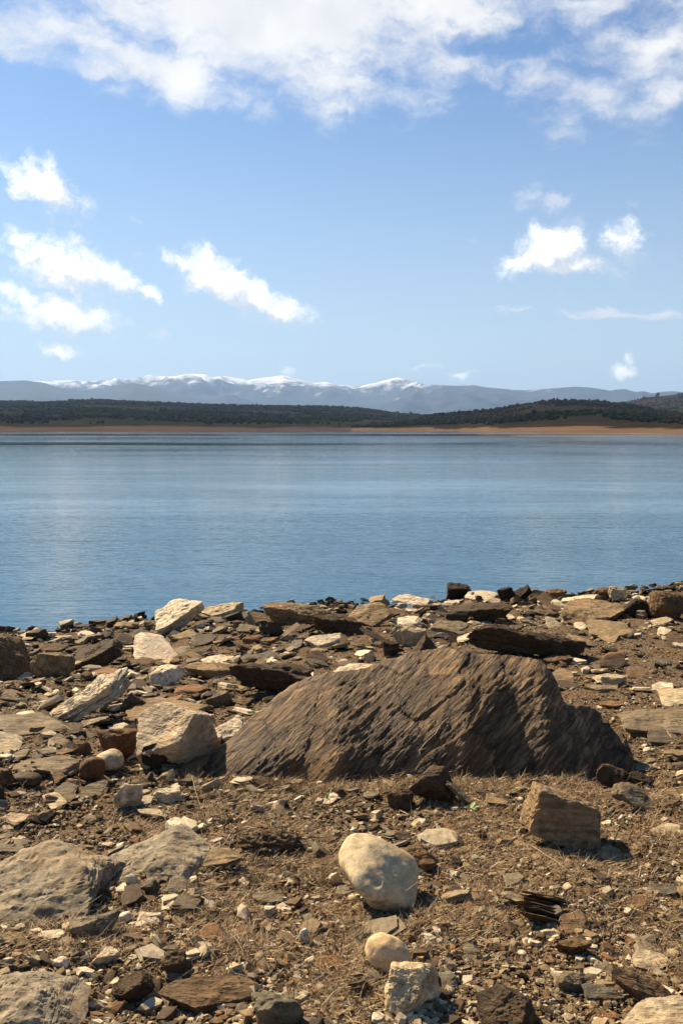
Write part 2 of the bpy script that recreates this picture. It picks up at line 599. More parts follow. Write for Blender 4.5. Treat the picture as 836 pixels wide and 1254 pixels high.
hh = T.m('ADD', hh, T.m('MULTIPLY', w3, .9))
pw, _ = T.noise(T.mapping(g, loc=(7, 2, 0), sc=(.018, .055, 1)), 1., 4, .6, .4)
hh = T.m('MULTIPLY', hh, T.mapr(pw, .36, .62, .35, 1.15, True))
hh = T.m('MULTIPLY', hh, T.m('ADD', T.m('MULTIPLY', ruf, .90), .10))
T.link(bump(T, T.m('MULTIPLY', hh, T.m('ADD', T.mapr(dist, 18, 60, .5, 0), T.mapr(dist, 60, 220, .5, .95))), 1.0, .036), b.inputs['Normal'])
T.link(T.m('ADD', T.m('MULTIPLY', T.m('MULTIPLY', T.mapr(dist, 15, 400), ruf), .02), T.m('ADD', T.m('MULTIPLY', ruf, .03), .012)), b.inputs['Roughness'])

# ------------------------------------------------------------------ ground sheet
def spaced(lo, hi, n, k):
    """fine near 0, growing to lo / hi"""
    a, b2 = math.asinh(lo / k), math.asinh(hi / k)
    return np.sinh(np.linspace(a, b2, n)) * k


gx = spaced(-30000, 30000, 620, 1.6)
gy = np.concatenate([-spaced(6, 2000, 40, 3)[::-1], np.linspace(-5.6, 2, 30), np.linspace(2.03, 9, 330), np.linspace(9.03, 22, 260), spaced(22.5, 30000, 50, 8)])
GX, GY = np.meshgrid(gx, gy, indexing='ij')
GZ = ground_z(GX.ravel(), GY.ravel())
q = np.stack([GX.ravel(), GY.ravel(), np.zeros(GX.size)], 1)
msk = (np.hypot(q[:, 0], q[:, 1]) < 24)
fine_n = np.zeros(len(q)); fine_n[msk] = fbm(q[msk] * 14, 3) * .011
o = mesh_np("ground", np.stack([GX.ravel(), GY.ravel(), GZ + fine_n - .004], 1), grid_faces(len(gx), len(gy)), M_SOIL)
tag(o, "brown stony soil sloping down to the lake", kind="structure")

o = mesh_np("lake_water", [(-32000, -3000, ZW), (32000, -3000, ZW), (32000, 32000, ZW), (-32000, 32000, ZW)], np.array([[0, 1, 2, 3]]), M_WATER)
tag(o, "calm blue reservoir water", kind="structure")


# ------------------------------------------------------------------ far shore and mountains
def hill_mat(name, stops, bank, bank_h, snow=None):
    m, T, b = new_mat(name)
    g = T.n('ShaderNodeNewGeometry').outputs['Position']
    sp = T.n('ShaderNodeSeparateXYZ'); T.link(g, sp.inputs[0])
    n1_, _ = T.noise(g, .006 if not snow else .0009, 6, .62)
    n2_, _ = T.noise(g, .05 if not snow else .004, 5, .6)
    c = T.ramp(T.m('ADD', T.m('MULTIPLY', n1_, .6), T.m('MULTIPLY', n2_, .4)), stops)
    z = sp.outputs[2]
    if bank:
        nb_, _ = T.noise(T.mapping(g, sc=(.01, .01, .8)), 1., 5, .6)
        bc = T.mixc(T.mapr(nb_, .35, .65), bank[0], bank[1])
        hz_ = T.m('ADD', z, T.m('MULTIPLY', T.m('SUBTRACT', n1_, .5), 14.0))
        c = T.mixc(T.mapr(hz_, bank_h, bank_h + 1.0), bc, c)
    if snow:
        nn, _ = T.noise(g, .0028, 8, .66)
        ns = T.n('ShaderNodeNewGeometry').outputs['Normal']
        sn = T.n('ShaderNodeSeparateXYZ'); T.link(ns, sn.inputs[0])
        h_ = T.m('ADD', z, T.m('MULTIPLY', T.m('SUBTRACT', nn, .5), 1500.0))
        h_ = T.m('ADD', h_, T.m('MULTIPLY', sn.outputs[0], -140.0))
        c = T.mixc(T.mapr(h_, snow, snow + 330), c, (.85, .87, .90))
    T.link(c, b.inputs['Base Color'])
    b.inputs['Roughness'].default_value = .95
    b.inputs['Specular IOR Level'].default_value = 0
    return m


def hills(name, prof, shore, crest, mat, back=1.22, nu=260, nv=46, rough=.1, power=1.3, bank_rise=0., label=None):
    """terrain fan: prof [(px,row)] is the skyline, shore/crest [(px,dist)] where it leaves the water and where it crests"""
    px = np.linspace(prof[0][0], prof[-1][0], nu)
    row = np.interp(px, [p[0] for p in prof], [p[1] for p in prof])
    ds = np.interp(px, [p[0] for p in shore], [p[1] for p in shore])
    dc = np.interp(px, [p[0] for p in crest], [p[1] for p in crest])
    H = CAMZ + (HOR - row) / F * dc / math.cos(PITCH) ** 0 - ZW
    t = np.concatenate([[-.04], np.linspace(0, 1, nv), np.linspace(1.04, back, 12)])
    Vs, hs = [], []
    for j, tt in enumerate(t):
        d = ds + (dc - ds) * tt
        X = d * (px - CX) / F; Y = d
        q = np.stack([X, Y, np.zeros_like(X)], 1) / (dc.mean() * .10)
        n = fbm(q, 5, .5)
        n2 = 1 - np.abs(fbm(q * 1.4 + 9, 4, .5)) * 1.6
        if tt <= 1:
            u = max(tt, 0)
            prof_h = (1 - (1 - u) ** 1.0) ** power
            h = H * prof_h
            h = h + H * (n * .9 + (n2 - .5) * .7) * rough * 4 * u * (1 - u) ** .8
            if bank_rise: h = np.maximum(h, 0) + bank_rise * smooth(0, .06, u) * (1 - u)
            if tt < 0: h = h - 6
        else:
            h = H * (1 - (tt - 1) / (back - 1) * .7) * (1 + n * .02)
        Vs.append(np.stack([X, Y, ZW + h], 1)); hs.append(h)
    V = np.stack(Vs, 1).reshape(-1, 3)
    o = mesh_np(name, V, grid_faces(nu, len(t))[:, ::-1], mat)
    tag(o, label, kind="structure")
    return px, t, V.reshape(nu, len(t), 3)


M_HILL = hill_mat("scrub_hill", [(.3, (.010, .014, .008)), (.50, (.016, .018, .010)), (.64, (.030, .024, .016)), (.72, (.075, .075, .035))],
                  ((.090, .060, .042), (.058, .040, .030)), ZW + 3.6)
M_HILL2 = hill_mat("brown_scrub_hill", [(.3, (.010, .013, .007)), (.5, (.020, .016, .011)), (.68, (.040, .027, .020))],
                   ((.135, .088, .054), (.100, .066, .042)), ZW + 2.5)
M_MTN = hill_mat("mountain", [(.3, (.030, .045, .065)), (.5, (.045, .060, .085)), (.7, (.070, .085, .11))], None, 0, snow=700)  # bluish base colour stands in for part of the distance haze
M_MTN2 = hill_mat("foothill", [(.3, (.035, .050, .065)), (.5, (.055, .070, .085)), (.7, (.085, .095, .11))], None, 0)  # blue of the hazy air painted into the foothill colour as well

MT = [(-420, 470), (-200, 462), (-60, 469), (30, 467), (60, 467.5), (85, 466), (110, 468), (150, 467), (170, 465), (195, 461.5), (212, 462), (235, 458.5), (250, 459.5),
      (262, 463), (275, 461), (292, 464), (305, 466), (322, 463.5), (347, 460.5), (362, 464.5), (385, 469.5), (400, 468.5), (415, 472), (440, 473.5), (462, 469), (478, 464.5), (488, 463),
      (500, 466), (520, 471.5), (560, 473), (578, 472), (595, 475), (640, 478.5), (670, 476.5), (700, 474), (720, 475), (745, 479), (752, 477.5), (762, 477), (775, 480.5), (785, 479.5),
      (795, 482), (810, 480), (820, 479.5), (836, 481), (900, 476), (1000, 480), (1250, 474)]
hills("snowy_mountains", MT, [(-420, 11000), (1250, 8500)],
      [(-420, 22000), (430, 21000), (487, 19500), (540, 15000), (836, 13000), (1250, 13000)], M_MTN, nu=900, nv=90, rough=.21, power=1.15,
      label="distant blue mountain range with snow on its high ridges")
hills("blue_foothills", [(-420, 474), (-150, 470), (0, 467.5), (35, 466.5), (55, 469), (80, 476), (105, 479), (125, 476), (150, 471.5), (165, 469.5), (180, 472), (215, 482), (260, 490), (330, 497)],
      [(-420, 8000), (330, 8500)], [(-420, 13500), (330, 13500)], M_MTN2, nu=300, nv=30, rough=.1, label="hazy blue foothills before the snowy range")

A = hills("wooded_far_shore", [(-420, 484), (-200, 488), (0, 492), (60, 491.5), (120, 490), (200, 494), (260, 496), (300, 496.5), (400, 497.5), (450, 501), (500, 507), (560, 513), (640, 521)],
          [(-420, 1000), (250, 1020), (300, 1050), (440, 1300), (640, 1500)], [(-420, 2600), (640, 2600)], M_HILL, nu=420, nv=60, rough=.06, power=1.05, bank_rise=4.2,
          label="low wooded shore across the lake with an ochre bank")
C = hills("brown_distant_hill", [(700, 512), (745, 500), (770, 491), (790, 487), (815, 484.5), (836, 482), (900, 478), (1250, 470)],
          [(700, 1500), (1250, 1500)], [(700, 3300), (1250, 3300)], M_HILL2, nu=160, nv=30, rough=.06, power=1.1, label="brownish far hill rising at the edge of the lake")
B = hills("dark_scrub_hill", [(430, 523), (455, 519), (500, 512), (540, 507), (575, 504.5), (600, 502), (630, 497.5), (660, 492.5), (678, 490.5), (700, 491), (725, 491.5), (750, 494), (775, 497), (800, 502), (836, 507), (900, 510), (1250, 512)],
          [(430, 1100), (520, 1000), (560, 900), (600, 720), (640, 640), (700, 560), (836, 470), (1250, 430)], [(430, 1500), (560, 1500), (1250, 1500)], M_HILL2, nu=420, nv=60, rough=.07, power=1.35, bank_rise=2.6,
          label="dark scrubby hill with a pale ochre bank at the water")

# woods on the far shore: one mass of small crowns
M_WOOD, T, b = new_mat("far_wood")
at = T.n('ShaderNodeAttribute', attribute_name="Col").outputs['Color']
T.link(at, b.inputs['Base Color']); b.inputs['Roughness'].default_value = 1; b.inputs['Specular IOR Level'].default_value = 0
rng = np.random.RandomState(5)


def ico(s):
    bm = bmesh.new(); bmesh.ops.create_icosphere(bm, subdivisions=s, radius=1)
    V = np.array([v.co[:] for v in bm.verts]); Fc = np.array([[v.index for v in f.verts] for f in bm.faces])
    bm.free()
    return V, Fc


ICO = {s: ico(s) for s in (1, 2, 3, 4, 5, 6)}


def wood(name, fan, n, tmin, tmax, hgt, pal, label, clump=.0):
    px, t, V = fan
    nu, nv = V.shape[:2]
    u = rng.uniform(0, nu - 1.01, n * 3); w = rng.uniform(0, 1, n * 3) ** .8
    tv = tmin + (tmax - tmin) * w
    j = np.interp(tv, t, np.arange(len(t)))
    i0, j0 = u.astype(int), np.minimum(j.astype(int), nv - 2)
    fu, fj = (u - i0)[:, None], (j - j0)[:, None]
    P = (V[i0, j0] * (1 - fu) + V[i0 + 1, j0] * fu) * (1 - fj) + (V[i0, j0 + 1] * (1 - fu) + V[i0 + 1, j0 + 1] * fu) * fj
    dens = fbm(P * np.array([.006, .006, 0]), 4)
    keep = dens > clump
    P, dens = P[keep][:n], dens[keep][:n]
    n = len(P)
    bV, bF = ICO[1]
    s = rng.lognormal(0, .3, n) * hgt
    wid = s * rng.uniform(.45, .95, n)
    jit = 1 + rng.uniform(-.25, .25, (n, len(bV)))
    VV = bV[None] * jit[..., None] * np.stack([wid, wid, s * .55], 1)[:, None] + P[:, None] + np.stack([s * 0, s * 0, s * .45], 1)[:, None]
    FF = bF[None] + (np.arange(n) * len(bV))[:, None, None]
    pal = np.array(pal)
    k = np.clip(((fbm(P * np.array([.004, .004, 0]) + 40, 3) * 1.6 + .5 + rng.normal(0, .22, n)) * len(pal)).astype(int), 0, len(pal) - 1)
    cc = pal[k] * rng.uniform(.7, 1.3, (n, 1))
    o = mesh_np(name, VV.reshape(-1, 3), FF.reshape(-1, 3), M_WOOD, np.repeat(cc, len(bV), 0), False)
    tag(o, label, kind="stuff")


wood("far_woods", A, 20000, .05, 1.04, 2.9, [(.010, .017, .008), (.013, .020, .010), (.022, .020, .013), (.015, .019, .010)], "dark pine woods on the shore across the lake", -.12)
wood("hill_woods", B, 14000, .22, 1.04, 2.2, [(.010, .016, .008), (.023, .018, .013), (.013, .019, .009), (.026, .020, .015)], "pines and bare scrub on the dark hill", -.2)
wood("distant_woods", C, 2500, .3, 1.03, 5, [(.018, .030, .012), (.055, .040, .030)], "scattered trees on the brown far hill", .0)

# haze: a closed box round the whole scene
bm = bmesh.new()
bmesh.ops.create_cube(bm, size=1)
hz = bpy.data.meshes.new("haze")
bm.to_mesh(hz); bm.free()
ho = bpy.data.objects.new("haze", hz)
COL.objects.link(ho)
TOPZ = 1320.0
ho.location = (0, 11500, (TOPZ - 12) / 2); ho.scale = (72000, 36000, TOPZ + 12)
mh = bpy.data.materials.new("haze"); mh.use_nodes = True
H_ = NT(mh.node_tree)
oo = H_.n('ShaderNodeOutputMaterial'); pv = H_.n('ShaderNodeVolumePrincipled')
pv.inputs['Color'].default_value = (.40, .62, 1.0, 1)
pv.inputs['Density'].default_value = 4.4e-5
pv.inputs['Anisotropy'].default_value = .2
H_.link(pv.outputs[0], oo.inputs['Volume'])
hz.materials.append(mh)
tag(ho, "thin blue haze over the lake", kind="stuff")

# ------------------------------------------------------------------ rocks
PAL = {  # linear base colours
    'cream': (.56, .51, .42), 'pale': (.44, .39, .295), 'tan': (.30, .245, .17), 'brown': (.17, .125, .082),
    'dark': (.095, .074, .054), 'grey': (.235, .215, .175), 'bluegrey': (.165, .16, .145), 'rust': (.24, .145, .08), 'ash': (.30, .285, .255),
    'red': (.16, .098, .062), 'black': (.040, .033, .027), 'white': (.64, .60, .50), 'sand': (.53, .44, .31),
}


def euler_m(yaw, pitch, roll):
    """yaw about z, pitch tips the far side up, roll lifts the right side"""
    return np.array(Matrix.Rotation(-R(roll), 3, 'Y') @ Matrix.Rotation(R(pitch), 3, 'X') @ Matrix.Rotation(R(yaw), 3, 'Z'))


def planes_for(kind, rg):
    N, Hh = [], []
    def add(n, h_):
        n = np.array(n, float); N.append(n / np.linalg.norm(n)); Hh.append(h_)
    if kind in ('slab', 'shard', 'stack'):
        k = rg.randint(4, 7) if kind != 'shard' else 3 + rg.randint(0, 2)
        a0 = rg.uniform(0, 6.28)
        for i in range(k):
            a = a0 + (i + rg.uniform(-.28, .28)) * 2 * math.pi / k
            add((math.cos(a), math.sin(a), rg.uniform(-.30, .34)), rg.uniform(.62, .95))
        add((rg.uniform(-.09, .09), rg.uniform(-.09, .09), 1), .62)
        add((rg.uniform(-.18, .18), rg.uniform(-.18, .18), -1), .62)
        if rg.rand() < .6:
            a = rg.uniform(0, 6.28); add((math.cos(a) * .55, math.sin(a) * .55, .8), rg.uniform(.66, .8))
    elif kind in ('block', 'stone'):
        for i in range(9 if kind == 'block' else 13):
            n = rg.normal(size=3); n[2] *= .8
            add(n, rg.uniform(.62, .92))
        add((rg.uniform(-.3, .3), rg.uniform(-.3, .3), 1), .66)
        add((rg.uniform(-.2, .2), rg.uniform(-.2, .2), -1), .66)
    elif kind == 'mound':
        for i in range(12):
            n = rg.normal(size=3); n[2] = abs(n[2]) * .8
            add(n, rg.uniform(.7, .95))
        add((0, 0, -1), .3)
    elif kind == 'cobble':
        for n in ((1, 0, 0), (-1, 0, 0), (0, 1, 0), (0, -1, 0), (0, 0, 1), (0, 0, -1)):
            add(n, rg.uniform(.86, .95))
        for i in range(3):
            n = rg.normal(size=3)
            add(n, rg.uniform(.78, .92))
    elif kind == 'facet':
        for n in ((1, 0, 0), (-1, 0, 0), (0, 1, 0), (0, -1, 0), (0, 0, 1), (0, 0, -1)):
            add(n, rg.uniform(.84, .95))
        add((-.75, -.3, .8), .80); add((.75, -.35, .75), .72); add((-.3, -1, .5), .78); add((.4, -1, -.3), .74); add((-1, -.6, -.5), .74)
    elif kind == 'cube':
        add((-1, -.12, .05), .82); add((-.05, -1, .16), .66); add((.10, .12, 1), .70); add((1, .05, .10), .80)
        add((.85, 0, .55), .92); add((0, 1, .1), .75); add((0, 0, -1), .75); add((-.35, -.1, -1), .9); add((.6, -.6, .35), .95)
    elif kind == 'block_tilt':
        add((-.50, -.48, .74), .46); add((1, -.50, .0), .58); add((-.1, -1, -.55), .80); add((0, 1, .3), .8)
        add((-1, 0, -.2), .9); add((0, 0, -1), .7); add((.35, .2, 1), .66); add((.9, .5, .5), .8)
    elif kind == 'slant':            # a thick plate, big face turned up and to the left
        add((-.50, -.28, .85), .34); add((.50, .28, -.85), .34); add((.8, -.1, .55), .95); add((-.8, .1, -.5), .95)
        add((.1, -1, -.1), .8); add((0, 1, .1), .8); add((.5, -.8, .1), .85); add((-.1, .7, .8), .8)
    elif kind == 'angular':          # the buff stone beside the egg
        add((-.35, -.75, .55), .52); add((1, -.45, .25), .66); add((-1, .1, .1), .62); add((.1, .3, 1), .66)
        add((.1, 1, 0), .7); add((0, 0, -1), .7); add((.6, -.6, -.4), .78); add((.75, -.1, .8), .74); add((-.5, -.3, .9), .75)
    elif kind == 'spike':
        add((-.9, -.1, .45), .36); add((.9, -.2, .5), .36); add((0, -1, .25), .6); add((0, 1, .4), .6); add((0, 0, -1), .5)
    return np.array(N), np.array(Hh)


def shape_rock(kind, dims, rg, sub, sharp=None, rough=1.0):
    """vertices in metres about the origin; dims = half width, half depth, half height"""
    D, Fc = ICO[sub]
    N, Hh = planes_for(kind, rg)
    p = sharp or {'facet': 7, 'cobble': 2.35, 'stone': 16, 'mound': 9, 'slant': 60, 'block_tilt': 60, 'slab': 40}.get(kind, 34)
    k = np.maximum(D @ N.T, 0) / Hh
    r = (k ** p).sum(1) ** (-1 / p)
    r = np.minimum(r, 1.25)
    V = D * r[:, None]
    dims = np.array(dims, float)
    s3 = rg.uniform(0, 50, 3)
    S = float(dims.mean())
    # layered sides: the cleavage leaves the sheets stepped
    if kind in ('slab', 'shard', 'stack', 'slant') and sub >= 3:
        lay = {'stack': 9}.get(kind, rg.randint(3, 7))
        ax = V[:, 2] if kind != 'slant' else V @ N[0]
        L = np.floor((ax * .8 + .5 + .03 * pn(V * 3 + s3)) * lay)
        ang = np.stack([V[:, 0] * 1.3, V[:, 1] * 1.3, L * 3.7], 1)
        st_ = 1 + (.12 if kind != 'stack' else .2) * pn(ang + s3) * rough
        V = V * np.stack([st_, st_, np.ones(len(V))], 1)
    X = V * dims
    nrm = D / dims; nrm /= np.linalg.norm(nrm, axis=1)[:, None]
    q = X / S
    if kind == 'mound':
        cl_ = pn(q * np.array([2.6, .9, 1.]) + s3 + 30)
        X = X - nrm * (smooth(.03, .0, np.abs(cl_)) * .03 * dims.min() * 2)[:, None]
    if kind in ('cobble', 'facet'):
        X = X + nrm * (fbm(q * .9 + s3, 3) * (.09 if kind == 'cobble' else .06) * S + fbm(q * 5 + s3, 2) * .006 * S)[:, None]
    else:
        amp = min(S, dims.min() * 1.6)
        X = X + nrm * (fbm(q * 1.5 + s3, 4, .5) * .065 * rough * amp)[:, None]
        # broken steps on the faces
        if sub >= 3:
            n = fbm(q * np.array([1.2, 1.9, 1.2]) + s3 + 9, 3)
            X = X + nrm * ((np.floor(n * 4) / 4) * .10 * rough * amp)[:, None]
        if sub >= 4:
            X = X + nrm * (fbm(q * np.array([4, 9, 9]) + s3, 3) * .035 * rough * amp)[:, None]
    return X, Fc


ROCKS = []      # (x, y, radius) of placed rocks


def place(name, box, kind, col, label, cat, depth=.8, yaw=0, pitch=0, roll=0, seed=0, sub=5, th=None, mat=None,
          group=None, embed=.12, rough=1.0, sharp=None, pos=None, shade=True, iters=7, lift=0.0, fixh=False):
    """stand a rock on the ground so that what shows of it above the soil fills the box of photograph pixels"""
    rg = np.random.RandomState(seed + 11)
    x0, y0, x1, y1 = box
    wpx, hpx = x1 - x0, y1 - y0
    gb = G((x0 + x1) / 2, y1 - .12 * hpx)
    dist = np.linalg.norm(gb - np.array([0, 0, CAMZ]))
    w = wpx / F * dist * .5 * 1.05
    hh = th * w if th else max(hpx / F * dist * .5, .15 * w)
    st = rg.get_state()
    cx_, cy_ = gb[0], gb[1] + w * depth * .6
    M = euler_m(yaw, pitch, roll)
    for it in range(iters):
        rg.set_state(st)
        X, Fc = shape_rock(kind, (w, w * depth, hh), rg, sub if it == iters - 1 else min(sub, 3), sharp, rough)
        X = X @ M.T
        zr = X[:, 2].max() - X[:, 2].min()
        zc = gz(cx_, cy_) - X[:, 2].min() - embed * zr + lift
        P = X + np.array([cx_, cy_, zc])
        if it == iters - 1: break
        vis = P[:, 2] > ground_z(P[:, 0], P[:, 1]) - .004
        if vis.sum() < 5: vis[:] = True
        pp = proj(P[vis])
        a0, b0 = pp.min(0); a1, b1 = pp.max(0)
        fx = np.clip(wpx / max(a1 - a0, 1), .5, 2.)
        w *= fx ** .9
        fh = np.clip(hpx / max(b1 - b0, 1), .6, 1.6)
        if th is None and not fixh: hh *= fh ** .9
        hh = min(max(hh, .05 * w), w * 1.6)
        cx_ += ((x0 + x1) / 2 - (a0 + a1) / 2) / F * dist
        dy = (y1 - b1)
        cy_ -= dy / F * dist * dist / max(CAMZ - zc, .8) * .75
        cy_ = min(cy_, float(shore_y(cx_)) - .12 + min(w * depth, .25))
    o = mesh_np(name, X, Fc, mat or M_SLATE, None, shade)
    o.location = (cx_, cy_, zc)
    if kind not in ('cobble', 'facet'): o.data.set_sharp_from_angle(angle=R(24))
    base = np.array(PAL[col]) * rg.uniform(.9, 1.08) * rg.uniform(.985, 1.015, 3)
    s3 = rg.uniform(0, 50, 3)
    cc = base * (1 + .22 * fbm(X / max(w, .02) * 1.7 + s3, 3))[:, None]
    at = o.data.color_attributes.new("Col", 'FLOAT_COLOR', 'POINT')
    c4 = np.ones((len(X), 4), np.float32); c4[:, :3] = np.clip(cc, .01, .8)
    at.data.foreach_set("color", c4.ravel())
    tag(o, label, cat, group)
    ROCKS.append((cx_, cy_, max(w, w * depth), box))
    return o


PAL = {k_: tuple(c_ * m_ for c_, m_ in zip(v_, (1.0, .93, .80) if v_[0] > .43 else (.84, .74, .58))) for k_, v_ in PAL.items()}

# ---- the big dark boulder: a long tilted hull of foliated rock
def big_boulder():
    prof = [(246, 948), (256, 930), (276, 906), (305, 878), (330, 859), (352, 841), (372, 828), (400, 822), (430, 821), (452, 818), (475, 811),
            (500, 803), (520, 798), (545, 795), (570, 796), (600, 798), (625, 799), (645, 803), (658, 808), (668, 817), (677, 832), (685, 852),
            (695, 864), (712, 864), (728, 867), (738, 873), (742, 886), (752, 889), (763, 896), (771, 911), (777, 930), (779, 947)]
    base = [(252, 952), (300, 956), (420, 958), (560, 950), (700, 950), (779, 950)]
    nu, nv = 420, 190
    px = np.linspace(252, 779, nu)
    top = np.interp(px, [p[0] for p in prof], [p[1] for p in prof])
    bot = np.interp(px, [p[0] for p in base], [p[1] for p in base])
    xs = np.linspace(0, 1, nu)
    def sm(a, w_):
        kk = np.exp(-np.linspace(-2.5, 2.5, w_) ** 2); kk /= kk.sum()
        return np.convolve(np.pad(a, w_ // 2, mode='edge'), kk, 'valid')[:nu]
    top = sm(top, 9)
    foot = np.array([G(a_, b_ + 4) for a_, b_ in zip(px, bot)])
    foot = np.stack([sm(foot[:, k_], 61) for k_ in range(3)], 1)
    V = np.zeros((nu, nv, 3)); Fo = np.zeros((nu, nv, 3))
    for i in range(nu):
        f = foot[i]
        e = math.sin(math.pi * min(max(xs[i], .0), 1)) ** .45
        run = .12 + .62 * e * (.75 + .35 * (xs[i] > .0) * (1 - xs[i]))     # how far back the crest lies
        yc = f[1] + run
        d = pix_dir(px[i], top[i]); t = yc / d[1]
        crest = np.array([t * d[0], yc, CAMZ + t * d[2]])
        g0 = f[2] - .10
        back = np.array([crest[0] * (1 + .02), yc + .25 + .35 * e, f[2] - .16])
        for j in range(nv):
            v = j / (nv - 1)
            if v < .62:
                s = v / .62
                # a bulging front face
                y = f[1] + (crest[1] - f[1]) * (s ** 1.35)
                z = g0 + (crest[2] - g0) * (1 - (1 - s) ** 1.22)
                x = f[0] + (crest[0] - f[0]) * s
            else:
                s = (v - .62) / .38
                x = crest[0] + (back[0] - crest[0]) * s
                y = crest[1] + (back[1] - crest[1]) * (1 - (1 - s) ** 1.3)
                z = crest[2] + (back[2] - crest[2]) * s ** 1.3
            V[i, j] = (x, y, z)
    P = V.reshape(-1, 3)
    du = np.gradient(V, axis=0); dv = np.gradient(V, axis=1)
    nn = np.cross(du, dv).reshape(-1, 3); nn /= np.linalg.norm(nn, axis=1)[:, None] + 1e-9
    # foliation frame: u runs up to the right across the face
    a = R(47)
    X, Y, Z = P[:, 0], P[:, 1], P[:, 2]
    u = X * math.cos(a) + Z * math.sin(a) + Y * .35
    v = -X * math.sin(a) + Z * math.cos(a) + Y * .25
    w = Y * .9 - Z * .2
    fol = np.stack([u, v, w], 1)
    wv = fol + .014 * np.stack([fbm(fol * 3, 3), fbm(fol * 3 + 7, 3), fbm(fol * 3 + 13, 3)], 1)
    n1 = fbm(wv * np.array([3.5, 22, 5]), 4, .6)
    n2 = fbm(wv * np.array([7, 50, 9]) + 5, 3, .6)
    bigv = fbm(P * 2.2 + 3, 4)
    ridge = .6 - np.abs(n1) ** .75 * 1.8
    bigq = np.floor(bigv * 5 + .5) / 5
    disp = ridge * .0032 + n2 * .0026 + bigv * .014 + bigq * .007
    # a step where a sheet has come away on the left third, and another by the shoulder
    sheet = smooth(.02, .035, fbm(wv * np.array([1.3, 3.2, 1.5]) + 21, 2))
    disp = disp - sheet * .007
    cre = .5 * smooth(.012, .0, np.abs(fol[:, 0] * .6 + fol[:, 1] * .8 - .10 + .03 * pn(P * 3)))
    disp = disp - cre * .03
    edge = np.clip(np.minimum(xs, 1 - xs) * 30, 0, 1).repeat(nv)
    P = P + nn * (disp * (.35 + .65 * edge))[:, None] * (1 if nn[:, 1].mean() < 0 else -1)
    o = mesh_np("slate_boulder", P, grid_faces(nu, nv), M_BOULDER)
    bm = bmesh.new(); bm.from_mesh(o.data)
    bmesh.ops.holes_fill(bm, edges=[e for e in bm.edges if e.is_boundary])
    bmesh.ops.recalc_face_normals(bm, faces=bm.faces)
    bm.to_mesh(o.data); bm.free()
    at = o.data.attributes.new("fol", 'FLOAT_VECTOR', 'POINT')
    at.data.foreach_set("vector", np.asarray(wv, np.float32).ravel())
    tag(o, "large dark brown boulder with diagonal streaks, the biggest rock on the shore", "boulder")
    for k in range(12):
        c_ = G(270 + k * 45, 945)
        ROCKS.append((c_[0], c_[1] + .35, .33, (0, 0, 0, 0)))


big_boulder()

